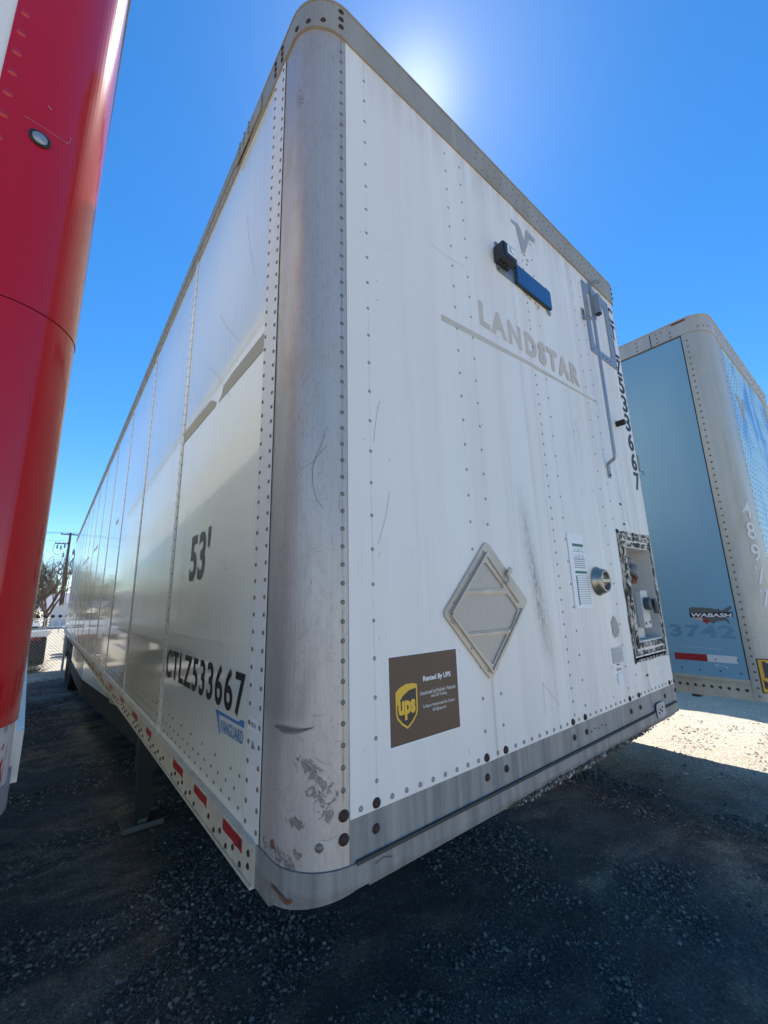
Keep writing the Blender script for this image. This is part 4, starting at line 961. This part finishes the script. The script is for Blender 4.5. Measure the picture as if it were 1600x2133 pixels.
# ================================================================== blue trailer
bt = thing('box_trailer', 'faded blue box trailer with broad grey corner post and yellow number plate', 'trailer', (3.42, -.345, 0), 0, 'parked box trailers')
L2 = 16.15; hull(bt, L2, 4.10, 1.13, .17, M['bluepanel'], M['roof'])
BL = Peri(.15, W); BR = Peri(.15, W, True)
q = MB(); q.box(.392, 1.08, 0, .02, 1.25, 3.95); q.box(1.084, 2.24, 0, .02, 1.25, 3.95); q.box(1.08, 1.084, .006, .02, 1.25, 3.95, 2)
for x in [.42 + .051 * k for k in range(0, 36)]:
    if abs(x - 1.08) < .02: continue
    for k in range(26):
        if (int(x * 40) % 4) and x > .8 and (k % 2): continue
        q.dome((x, 0, 1.32 + .1 * k + (.05 if int(x * 20) % 2 else 0)), (0, -1, 0), .0065, .004, 6, 1)
q.build('front_wall', [M['bluefront'], M['rivet'], M['seam']], bt)
q = MB(); q.poly([(.62, 3.52), (.62, 3.56), (.76, 3.56), (.80, 3.42), (.92, 3.6), (1.02, 3.6), (.82, 3.34), (.78, 3.34)], lambda u, v, off: (u, -off, v), .002); q.build('maker_logo', M['ghostg'], bt)
for P in (BL, BR):
    q = MB(); P.sheet(q, -P.q - .02, .24, 1.085, lambda t, P=P: 3.955 + .02 * qr(P, t), .006, .01, 0, 14)
    z = 1.12
    while z < 3.93:
        q.dome(P.p(-P.q + .012, z, .006), P.nrm(-P.q + .012), .008, .004, 8, 1); q.dome(P.p(.215, z, .006), P.nrm(1), .007, .004, 6, 1); z += .0535
    bp = q.build('corner_post', [M['postb'], M['rivet']], bt)
    if not P.right:
        t2 = MB()
        for i, ch in enumerate('48977'):
            zt_ = 2.50 - i * .163; m_ = 0
            put_text(t2, ch, lambda u, v, o, zt_=zt_, i=i: P.p(-.105 + .078 * u, zt_ - .128 + .128 * v, .006 + o), .003, 0, .012)
        t2.build('lettering', M['ghostpost'], bp, recalc=False)
        t2 = MB()
        P.sheet(t2, -.205, .02, 1.145, 1.372, .010, .004, 1, 12); P.sheet(t2, -.198, .013, 1.152, 1.365, .012, .002, 0, 12)
        yp = t2.build('number_plate', [M['yellow'], M['navy']], bp)
        t2 = MB()
        for i, ch in enumerate('53'): put_text(t2, ch, lambda u, v, o, i=i: P.p(-.188 + .10 * i + .088 * u, 1.165 + .19 * v, .012 + o), .003, 0, .05)
        t2.build('lettering', M['navy'], yp, recalc=False)
        t2 = MB(); fb = lambda u, v, off=0.0: P.p(u, v, .006 + off)
        for k in range(40):
            z = random.uniform(1.2, 1.9); s = random.uniform(-.25, .1); l = random.uniform(.01, .06); ribbon(t2, [(s, z), (s + l, z + random.uniform(-.008, .008))], random.uniform(.0004, .0012), 0, .001, fb)
        ribbon(t2, [(-.18, 3.60), (-.15, 3.61), (-.11, 3.612)], .008, 1, .001, fb, .5); ribbon(t2, [(-.267, 3.59), (-.2, 3.592)], .001, 0, .001, fb)
        t2.build('scuff_mark', [M['scratch'], M['ghost']], bp)
q = MB()
for P in (BL, BR):
    P.sheet(q, -P.q - (L2 - P.r), 1.3 - P.r, lambda t, P=P: 3.95 + .02 * qr(P, t), 4.10, .014, .03)
    P.sheet(q, -P.q - (L2 - P.r), 1.3 - P.r, 4.10, 4.112, .020, .05)
    for s in np.arange(.10, 1.1, .051): 
        q.dome(P.p(s, 3.98 + .02 * (int(s * 100) % 3), .014), P.nrm(1), .006, .004, 6, 1); q.dome(P.p(s + .02, 4.05, .014), P.nrm(1), .006, .004, 6, 1)
    for y in (.24, .30, .34, .5, .56, .70, .76): 
        for z in (4.00, 4.04, 4.08): 
            if random.random() < .7: q.dome(P.p(-P.q - (y - P.r), z - .01, .014), P.nrm(-1), .008, .004, 6, 1)
    for s in (-.1, -.14, -.06): q.dome(P.p(s, 4.0, .014), P.nrm(s), .008, .005, 6, 1)
q.box(-.0165, -.012, .385, .391, 3.97, 4.09, 2)
rr = q.build('roof_rail', [M['alu'], M['rivet'], M['seam']], bt)
q = MB(); q.box(-.019, -.015, .12, .22, 4.082, 4.098); q.build('marker_light', simple('dark_red_damage', (.20, .05, .03), .6), rr)  # dark reddish damage on the roof rail, no lamp there
for right in (False, True):
    q = MB(); sx = (lambda o: W + o) if right else (lambda o: -o); nr = (1, 0, 0) if right else (-1, 0, 0)
    a = .178
    for k in range(13):
        b = .39 + 1.22 * (k + (0 if k == 0 else 0)) if k else 1.61
        b = min(L2 - .05, 1.61 + 1.22 * k); q.box(sx(0), sx(-.02), a, b - .003, 1.22, 3.96); a = b
    if not right:
        for k in range(26):
            y = .22 + .12 * (k // 2) + random.uniform(-.01, .01); q.dome((0, y, 1.262 + .085 * (k % 2) + random.uniform(-.004, .004)), nr, .006, .004, 6, 1)
    sb = q.build('side_wall', [M['bluepanel'], M['bolt']], bt)
    q2 = MB(); q2.box(sx(.005), sx(-.03), .172, L2, 1.09, 1.20); q2.box(sx(.016), sx(-.03), .172, L2, 1.20, 1.222); q2.box(sx(.012), sx(-.03), .172, L2, 1.082, 1.09)
    if not right:
        for k in range(60): q2.dome((-.005, .20 + .0505 * k, 1.15), nr, .0105, .007, 8, 1)
    q2.build('bottom_rail', [M['siderail'], M['bolt']], bt)
    if not right:
        B = lambda u, v, off: (-off, u, v)
        # y in blue-local coordinates = world + .345
        q = MB(); q.poly([(.40, 1.326), (.40, 1.376), (.61, 1.376), (.61, 1.326)], B, .0012, 0); q.build('reflective_tape', M['redtape'], sb)
        q = MB(); q.poly([(.225, 1.337), (.225, 1.372), (.3985, 1.372), (.3985, 1.337)], B, .0012, 0) if False else q.poly([(.222, 1.326), (.222, 1.376), (.3985, 1.376), (.3985, 1.326)], B, .0012, 0); q.build('reflective_tape', M['whitetape'], sb)
        side_text('lettering', '3742', .615, .203, 1.498, 1.592, M['faintblue'], sb, .03, 1.1)
        q = MB(); k1 = .475; us = [(0, .60), (0, .93), (.06, 1.0), (.35, .97), (.55, .93), (.63, .86), (.70, .92), (.74, .78), (.82, .88), (.90, .98), (.97, 1.08), (1.0, .98), (.95, .86), (.90, .74), (.88, .55), (.84, .42), (.88, .20), (.90, .02), (.86, .06), (.80, .22), (.70, .20), (.60, .16), (.52, .02), (.47, .10), (.40, .22), (.28, .30), (.10, .38)]
        q.poly([(.462 - .268 * u, 1.600 + .125 * v) for u, v in us], B, .0012, 0)
        q.poly([(.462, 1.648), (.462, 1.682), (.197, 1.690), (.197, 1.655)], B, .0018, 1)
        put_text(q, 'WABASH', lambda u, v, o: (-o, .458 - .250 * u - .006 * v, 1.652 + .028 * v), .0026, 2, .035)
        q.poly([(.455, 1.646), (.385, 1.648), (.385, 1.620), (.41, 1.63)], B, .0017, 4); q.poly([(.384, 1.635), (.345, 1.635), (.342, 1.618), (.356, 1.608), (.362, 1.595), (.372, 1.612), (.384, 1.615)], B, .0018, 3)
        q.build('maker_logo', [simple('dark_grey_vinyl', (.12, .13, .13), .5), M['black'], M['whitev'], M['redtape'], simple('faded_pink_vinyl', (.6, .4, .42), .5)], sb)
        q = MB(); ribbon(q, [(.35, 1.305), (.30, 1.300), (.29, 1.296)], .002, 0, .001, lambda u, v, off=0.0: (-off, u, v)); ribbon(q, [(.36, 1.31), (.345, 1.302)], .006, 0, .001, lambda u, v, off=0.0: (-off, u, v), .5); ribbon(q, [(.295, 1.296), (.285, 1.29)], .006, 0, .001, lambda u, v, off=0.0: (-off, u, v), .5)
        ribbon(q, [(.56, 1.425), (.3, 1.421)], .001, 0, .001, lambda u, v, off=0.0: (-off, u, v)); q.build('scuff_mark', M['faintwhite'], sb)
q = MB(); q.box(.36, 2.24, .001, .03, 1.10, 1.25); q.build('front_rail', M['siderail'], bt)
landing_gear(bt, 3.5); running_gear(bt, (11.6, 12.85))

# ================================================================== grey trailer beyond (outside the frame, casts the far shadow edge)
gt = thing('box_trailer', 'plain white box trailer standing beyond the blue one', 'trailer', (9.6, -.4, 0), 0, 'parked box trailers')
hull(gt, 16.15, 4.10, 1.13, .15, M['side'], M['roof'])
q = MB(); q.box(.13, 2.47, 0, .02, 1.15, 4.0); q.build('front_wall', M['front'], gt)
for P in (PL, PR):
    q = MB(); P.sheet(q, -.314, -.017, 1.15, 4.0, 0, .006); q.build('corner_post', M['post'], gt)
    q = MB(); P.sheet(q, -P.q - 15.9, -.31, 1.15, 4.0, 0, .01); q.build('side_wall', M['side'], gt)
    q = MB(); P.sheet(q, -P.q - 15.9, 1.15, 4.0, 4.11, .01, .03); q.build('roof_rail', M['rail'], gt)
landing_gear(gt, 3.5); running_gear(gt, (11.6, 12.85))

# ================================================================== red-cornered trailer on the left
th = math.radians(1.4); rr_ = .155
lx, ly = W - rr_, rr_
ox = -.688 - (math.cos(th) * lx - math.sin(th) * ly); oy = .383 - (math.sin(th) * lx + math.cos(th) * ly)
rt = thing('box_trailer', 'white trailer with glossy red rounded corner post at the left edge', 'trailer', (ox, oy, 0), th, 'parked box trailers')
L3 = 10.5; RL = Peri(rr_, W); RR = Peri(rr_, W, True)
hull(rt, L3, 4.12, 1.40, rr_, M['side'], M['roof'])
q = MB(); q.box(rr_ + .08, W - rr_ - .068, .0, .02, 1.588, 4.02); q.build('front_wall', M['front'], rt)
for P in (RL, RR):
    q = MB(); P.sheet(q, -P.q - .02, .0675, 2.5475, 4.03, .003, .008, 0, 24); P.sheet(q, -P.q - .02, .0675, 1.588, 2.5445, .0015, .008, 0, 24); P.sheet(q, -P.q - .02, .0675, 2.54, 2.56, -.002, .006, 1, 24)
    z = 2.62
    while z < 4.0: q.dome(P.p(.049, z, .003), P.nrm(1), .0105, .005, 10, 0); z += .069
    rp = q.build('corner_post', [M['red'], M['seam']], rt, 0)
    if P.right:
        q = MB(); s0 = -.022
        q.lathe(P.p(s0, 3.018, .003), P.nrm(s0), [(.0215, -.002), (.022, .005), (.018, .0075), (.0165, .005)], 24, 0); mk = q.build('marker_light', M['blackplastic'], rp)
        q = MB(); q.lathe(P.p(s0, 3.018, .008), P.nrm(s0), [(.0165, 0), (.0135, .003), (0, .005)], 20, 0); q.build('lens', simple('dusky_lens', (.30, .33, .36), .25, .3), mk)
        q = MB(); fr3 = lambda u, v, off=0.0: P.p(u, v, .004 + off)
        ribbon(q, [(.012, 3.060), (-.022, 3.058), (-.058, 3.062), (-.073, 3.065), (-.080, 3.076), (-.080, 3.095)], .0008, 0, .001, fr3); ribbon(q, [(-.026, 3.135), (-.033, 3.128)], .003, 0, .001, fr3, .5)
        q.build('scratch', simple('pale_red_scratch', (.5, .18, .2), .5), rp)
    q = MB(); P.sheet(q, -P.q - .25, .3, 1.46, 1.587, -.002, .01, 0, 24); P.sheet(q, -P.q - .10, 1.3 - P.r, 1.405, 1.46, .004, .03, 1, 24)
    q.build('lower_band', [M['chip'], M['alub']], rt)
    q = MB(); P.sheet(q, -P.q - (L3 - rr_), 1.3 - rr_, 4.03, 4.12, .010, .03, 0, 20); q.build('roof_rail', M['rail'], rt)
    q = MB(); a = -P.q - .02
    while a > -P.q - (L3 - rr_) + .1:
        b = max(a - 1.22, -P.q - (L3 - rr_)); P.sheet(q, b + .003, a, 1.54, 4.03, 0, .02); P.sheet(q, b - .0, b + .04, 1.54, 4.02, .003, .01, 1); a = b
    q.build('side_wall', [M['side'], M['strip']], rt)
    q = MB(); P.sheet(q, -P.q - (L3 - rr_), -P.q - .14, 1.41, 1.53, .018, .03, 0); o_ = q.build('bottom_rail', M['strip'], rt, .008)
landing_gear(rt, 2.6); running_gear(rt, (8.3,))

# ================================================================== background
# chain-link fence
fy = 14.75
fn_ = thing('chain_link_fence', 'galvanised chain link fence along the sunny strip behind the trailers', 'fence', (0, fy, 0))
def mat_link():
    t = NT('galvanised_wire'); return t.set(base=(.42, .42, .40), rough=.5, metal=.6)
M['wire'] = mat_link()
q = MB(); x0, x1, zt_ = -3.2, 1.6, 1.28; st_ = .085
k = x0 - zt_
while k < x1:
    a = (max(k, x0), max(0, x0 - k)); b = (min(k + zt_, x1), min(zt_, x1 - k))
    if b[0] > a[0]:
        q.tube([(a[0], -.004, a[1]), (b[0], -.004, b[1])], .0035, 4, 0, False); q.tube([(x0 + x1 - a[0], .004, a[1]), (x0 + x1 - b[0], .004, b[1])], .0035, 4, 0, False)
    k += st_
q.build('mesh', M['wire'], fn_)
for x in (-3.2, -1.6, .02, 1.6): q = MB(); q.tube([(x, .03, -.05), (x, .03, 1.38)], .03, 8); q.build('post', M['wire'], fn_)
q = MB(); q.tube([(x0, .0, zt_), (x1, .0, zt_)], .018, 6); q.build('top_rail', M['wire'], fn_)
kb = MB(); kb.box(-3.4, 2.4, fy - .12, fy + .1, -.05, .07); tag(kb.build('kerb', simple('pale_concrete', (.5, .47, .42), .9, 0, .15, 8), None, .01), 'pale concrete kerb under the chain link fence', 'kerb')
# chassis trailers parked beyond
def chassis(x, y, rz, label, bar=M['whitev'], red=True):
    r = thing('flatbed_trailer', label, 'trailer', (x, y, 0), rz, 'empty flatbeds beyond the fence')
    q = MB(); q.box(-1.2, 1.2, -.06, .06, .98, 1.14); q.build('rear_beam', bar, r, .01)
    q = MB(); q.box(-.55, -.43, 0, 8, .78, .98); q.box(.43, .55, 0, 8, .78, .98)
    for k in range(5): q.box(-1.15, 1.15, .6 + k * 1.7, .72 + k * 1.7, .86, .96)
    q.build('frame', bar, r)
    q = MB()
    for s in (-1, 1): q = MB(); q.box(s * .35, s * 1.12, .2, .215, .22, .93); q.build('mud_flap', M['rubber'], r)
    for s in (-1, 1):
        for j in (0, 1, 2): q = MB(); q.box(s * (.55 + j * .17), s * (.65 + j * .17), -.085, -.06, .84, .94); q.build('tail_light', M['redtape'], r) if red else None
    for s in (-1, 1):
        for yy in (.9, 2.1):
            t_ = MB(); rr2 = MB(); wheel(t_, rr2, min(s * .65, s * 1.15), max(s * .65, s * 1.15), yy, .48); ty = t_.build('tyre', M['rubber'], r); rr2.build('rim', M['paleplastic'], ty)
    return r
chassis(-1.55, 17.2, 0, 'white flatbed nearest behind the fence with red tail lights and black mud flaps')
chassis(1.35, 19.5, .0, 'white flatbed half hidden behind the long trailer wheels', red=False)
chassis(-1.9, 28.5, 0, 'white flatbed in the second row beyond the fence', red=False)
chassis(2.0, 31, 0, 'white flatbed right of the second row one', red=False)
chassis(-5.0, 27, .1, 'white flatbed hidden far to the left of the second row', red=False)
# low white building
bd = thing('shed', 'low white shed with sloping roof edge behind the flatbeds', 'building', (3.2, 52, 0))
q = MB(); q.add([(-3.4, 0, 0), (5, 0, 0), (5, 0, 3.6), (-.3, 0, 2.9), (-3.4, 0, 1.9), (-3.4, 8, 0), (5, 8, 0), (5, 8, 3.6), (-.3, 8, 2.9), (-3.4, 8, 1.9)], [(0, 1, 2, 3, 4), (5, 9, 8, 7, 6), (0, 5, 6, 1), (1, 6, 7, 2), (2, 7, 8, 3), (3, 8, 9, 4), (4, 9, 5, 0)]); q.build('wall', simple('white_sheet_wall', (.62, .62, .64), .6), bd)
q = MB()
for (a, b) in (((-3.6, 1.86), (-.3, 2.95)), ((-.3, 2.95), (5.1, 3.66))): q.add([(a[0], -.15, a[1]), (b[0], -.15, b[1]), (b[0], 8.1, b[1]), (a[0], 8.1, a[1]), (a[0], -.15, a[1] + .08), (b[0], -.15, b[1] + .08), (b[0], 8.1, b[1] + .08), (a[0], 8.1, a[1] + .08)], [(0, 1, 2, 3), (4, 7, 6, 5), (0, 4, 5, 1), (2, 6, 7, 3), (0, 3, 7, 4), (1, 5, 6, 2)])
q.build('roof', simple('pale_metal_roof', (.5, .5, .48), .5), bd)
# railing row with tyres on top
rl = thing('guard_railing', 'pale pipe railing with dark round caps in front of the shed', 'railing', (-.5, 41, 0))
q = MB()
for k in range(7): q.tube([(-1.4 + k * .45, 0, 0), (-1.4 + k * .45, 0, 1.2)], .03, 6)
for z in (.5, 1.1): q.tube([(-1.4, 0, z), (1.3, 0, z)], .025, 6)
q.build('rail', simple('pale_pipe', (.5, .5, .47), .6), rl)
q = MB()
for k in range(7): q.lathe((-1.4 + k * .45, 0, 1.28), (0, 1, 0), [(0, -.08), (.13, -.06), (.13, .06), (0, .08)], 10)
q.build('cap', M['rubber'], rl)
# dark blue car
car = thing('parked_car', 'dark blue car parked under the trees at far left', 'car', (-2.3, 43, 0), 0)
q = MB(); prof = [(-.9, .35), (-.92, .75), (-.86, 1.0), (.86, 1.0), (.92, .75), (.9, .35)]
secs = [(0, .75, .9), (.15, 1.0, 1.0), (1.1, 1.02, 1.0), (1.12, 1.02, 1.0), (3.4, .98, 1.0), (4.3, .85, .96), (4.45, .6, .85)]
vs = []; 
for y, top, wd in secs: vs += [(-.9 * wd, y, .3), (-.93 * wd, y, .7 * top), (-.84 * wd, y, top), (.84 * wd, y, top), (.93 * wd, y, .7 * top), (.9 * wd, y, .3)]
fs = [tuple(range(6))[::-1], tuple(range(len(vs) - 6, len(vs)))] + [(i * 6 + j, i * 6 + (j + 1) % 6, (i + 1) * 6 + (j + 1) % 6, (i + 1) * 6 + j) for i in range(len(secs) - 1) for j in range(6)]
q.add(vs, fs, 0, True); body = q.build('body', simple('dark_blue_paint', (.012, .025, .07), .2, 0, .1, 5, 0, 1), car)
q = MB(); vs = [(-.8, .5, 1.0), (.8, .5, 1.0), (.62, .95, 1.45), (-.62, .95, 1.45), (-.8, 3.1, 1.0), (.8, 3.1, 1.0), (.62, 2.3, 1.45), (-.62, 2.3, 1.45)]
q.add(vs, [(0, 1, 2, 3), (4, 7, 6, 5), (0, 3, 7, 4), (1, 5, 6, 2), (3, 2, 6, 7)]); q.build('cabin_window', simple('dark_glass', (.02, .025, .03), .08), car)
for sx_ in (-1, 1):
    for y in (.8, 3.5): t_ = MB(); t_.lathe((sx_ * .78, y, .33), (sx_, 0, 0), [(.2, 0), (.33, .0), (.33, .18), (.2, .2), (0, .19)], 20); t_.build('wheel', M['rubber'], car)
    q = MB(); q.box(sx_ * .55, sx_ * .8, -.02, .03, .62, .74); q.build('tail_light', M['redtape'], car)
# utility pole
up = thing('utility_pole', 'tall dark wooden utility pole with crossarms and insulators', 'pole', (.66, 62.1, 0))
wood = simple('weathered_brown_wood', (.10, .065, .045), .9, 0, .3, 5)
q = MB(); q.tube([(0, 0, -.3), (0, 0, 5), (0, 0, 11.0)], [.2, .17, .12], 10); pl = q.build('pole', wood, up)
for z, hw, yy in ((10.75, .95, -.15), (9.6, .85, -.15), (6.0, .7, -.12)):
    q = MB(); a_ = .35
    if z == 9.6: q.box(-1.35, .1, yy - .05, yy + .05, z - .06, z + .06)
    else: q.box(-hw, hw, yy - .05, yy + .05, z - .06, z + .06)
    arm = q.build('crossarm', wood, up)
    for k in range(4):
        x = -hw + .1 + k * (2 * hw - .2) / 3
        if z == 9.6: x = -1.3 + k * .38
        q = MB(); q.lathe((x, yy, z + .06), (0, 0, 1), [(.03, 0), (.06, .05), (.03, .1), (.06, .14), (.0, .18)], 8); q.build('insulator', M['greyplastic'], arm)
for x, z in ((-1.1, 9.2), (-.75, 9.1), (-.4, 9.3), (-.42, 8.2), (.5, 8.6)): q = MB(); q.tube([(x, -.2, z - .25), (x, -.2, z + .2)], .09, 8); q.tube([(x, -.2, z + .2), (x, -.18, z + .5)], .02, 5); q.build('transformer', M['greyplastic'], up)
q = MB()
for s, yo in ((.3, .1), (.45, .0), (.25, -.2)): q.tube([(s + .3, yo, 9.0), (s + .42, yo, 8.0), (s + .1, yo, 7.4), (s + .3, yo, 6.6), (s, yo, 5.2), (s - .05, yo, 3), (s - .05, yo, .2)], .035, 5)
q.tube([(-1.35, -.15, 9.6), (-1.5, -.15, 8.8), (-1.2, -.15, 8.2), (-.3, -.15, 8.5)], .025, 5)
q.build('drop_cable', M['blacksteel'], up)
wr = MB()
def wire(a, b, sag):
    pts = [Vector(a).lerp(Vector(b), k / 14) - Vector((0, 0, sag * 4 * (k / 14) * (1 - k / 14))) for k in range(15)]; wr.tube(pts, .013, 4, 0, False)
for x, z in ((-.8, 10.95), (.0, 11.05), (.8, 10.95)): wire((.66 + x, 62, z), (-45 + x, 66, z - .3), .5); wire((.66 + x, 62, z), (45 + x, 59, z - .3), .5)
for z in (10.0, 6.2): wire((.2, 62, z), (-45, 66, z), .7)
tag(wr.build('power_line', M['blacksteel']), 'thin overhead power lines strung from the utility pole', 'wires')
# trees
bark = simple('grey_brown_bark', (.13, .10, .075), .9, 0, .25, 8)
def bare_tree(x, y, h, seed, label, spread=.55, twig=True, group='trees beyond the yard'):
    R_ = random.Random(seed); r = thing('bare_tree', label, 'tree', (x, y, 0), 0, group)
    tr = MB(); br = MB()
    def grow(p, d, l, rad, lev, mb):
        pts = [p]; n = 4; dd = d.copy()
        for k in range(n): dd = (dd + Vector((R_.gauss(0, .1), R_.gauss(0, .1), R_.gauss(.04, .06)))).normalized(); pts.append(pts[-1] + dd * l / n)
        mb.tube(pts, [max(.012, rad * (1 - .55 * k / n)) for k in range(n + 1)], 5 if lev < 2 else 3, 0, False)
        if lev >= 5: return
        for k in range(R_.choice((3, 4)) if lev < 4 else 3):
            t_ = R_.uniform(.35, 1); i = min(n - 1, int(t_ * n)); q_ = pts[i].lerp(pts[i + 1], t_ * n - i)
            ax = Vector((R_.gauss(0, 1), R_.gauss(0, 1), R_.gauss(0, .6))).normalized()
            nd = (dd + ax * R_.uniform(spread, spread + .45) + Vector((0, 0, .15))).normalized()
            grow(q_, nd, l * R_.uniform(.58, .78), rad * .5, lev + 1, br)
    base_ = Vector((0, 0, -.1))
    tr.tube([base_, (0.03, 0, h * .12), (0, .05, h * .22)], [h * .022, h * .018, h * .016], 8, 0, False); tr.build('trunk', bark, r)
    for k in range(5):
        a = k * 1.256 + R_.random(); grow(Vector((0, 0, h * (.12 + .02 * k))), Vector((math.cos(a) * .55, math.sin(a) * .55, 1)).normalized(), h * .34, h * .015, 1, br)
    br.build('branches', bark, r)
    return r
bare_tree(-.55, 45, 7.8, 9, 'leafless grey tree standing left of the utility pole')
bare_tree(-1.7, 43, 6.0, 12, 'leafless tree partly hidden by the red corner post')
def leafy(x, y, h, wd, seed, label, colr, z0=.25, n=2600, group='trees beyond the yard'):
    R_ = random.Random(seed); r = thing('evergreen_tree', label, 'tree', (x, y, 0), 0, group)
    q = MB(); q.tube([(0, 0, -.1), (.05, 0, h * .4), (0, 0, h * .9)], [h * .03, h * .02, h * .006], 7)
    for k in range(7): a = R_.uniform(0, 6.3); z = h * R_.uniform(.25, .75); q.tube([(0, 0, z), (math.cos(a) * wd * .4, math.sin(a) * wd * .4, z + h * .12)], [h * .01, h * .003], 5)
    q.build('trunk', bark, r)
    cl = [(R_.gauss(0, wd * .28), R_.gauss(0, wd * .28), h * R_.uniform(z0, .95), R_.uniform(.12, .26) * wd) for _ in range(22)]
    q = MB()
    for i in range(n):
        c_ = R_.choice(cl); v = Vector((R_.gauss(0, 1), R_.gauss(0, 1), R_.gauss(0, 1))).normalized() * c_[3] * R_.uniform(.6, 1.1)
        tap = 1 - .5 * (c_[2] / h); p = Vector((c_[0] * tap, c_[1] * tap, c_[2])) + v
        a1 = Vector((R_.gauss(0, 1), R_.gauss(0, 1), R_.gauss(0, 1))).normalized() * h * .020; b1 = a1.cross(Vector((R_.gauss(0, 1), R_.gauss(0, 1), R_.gauss(0, 1))).normalized()) * .8
        q.add([p - a1, p + b1, p + a1, p - b1], [(0, 1, 2, 3)], 0)
    q.build('crown', simple('foliage', colr, .8, 0, .5, 1.2), r, recalc=False)
leafy(-2.3, 57, 6.2, 3.0, 4, 'dark green tree behind the leafless tree', (.055, .07, .03))
leafy(-3.6, 52, 4.6, 4.5, 5, 'low yellowish bush tree beside the blue car', (.12, .10, .03), .1)
for k, (x, y, h) in enumerate(((-14, 78, 7), (-22, 84, 9), (-31, 80, 6.5), (-40, 92, 8), (-9, 95, 8))):
    leafy(x, y, h, h * .7, 30 + k, ('dark tree far out left, %s of the distant row' % ('first', 'second', 'third', 'fourth', 'backmost')[k]), (.06, .07, .035), .15, 900)
# dry bush by the fence
q = MB()
for i in range(260):
    a = random.uniform(0, 6.3); l = random.uniform(.2, .55); b = random.uniform(.2, 1.2); p = Vector((random.gauss(0, .12), random.gauss(0, .1), 0)); q.tube([p, p + Vector((math.cos(a) * l * .6, math.sin(a) * l * .4, l * b * .6)), p + Vector((math.cos(a) * l, math.sin(a) * l * .7, l * b))], [.006, .004, .001], 3, 0, False)
o_ = tag(q.build('dry_bush', simple('dry_yellow_stems', (.32, .24, .10), .9, 0, .3, 9)), 'dry yellow weed tuft at the foot of the fence', 'plant'); o_.location = (-.78, 15.15, 0)
# far hills
q = MB(); N = 140; R_ = random.Random(2)
prev = None; vs = []; 
for i in range(N):
    a = -1.9 + 3.8 * i / (N - 1); d = 2600; x = math.sin(a) * d; y = math.cos(a) * d
    h = 85 + 60 * mnoise.noise(Vector((i * .11, 1, 0))) + 25 * mnoise.noise(Vector((i * .5, 2, 0)))
    vs += [(x * .80, y * .80, -2), (x * .92, y * .92, h * .5 + 8 * mnoise.noise(Vector((i * .9, 7, 0)))), (x, y, h), (x * 1.2, y * 1.2, -2)]
fs = [(4 * i + j, 4 * (i + 1) + j, 4 * (i + 1) + j + 1, 4 * i + j + 1) for i in range(N - 1) for j in range(3)]
q.add(vs, fs, 0, True); o_ = q.build('hills', simple('haze_blue_hills', (.22, .22, .26), 1, 0, .2, .01)); o_['kind'] = 'structure'; o_['label'] = 'distant bluish hills on the horizon'  # distance haze put into the blue-grey colour of the hills
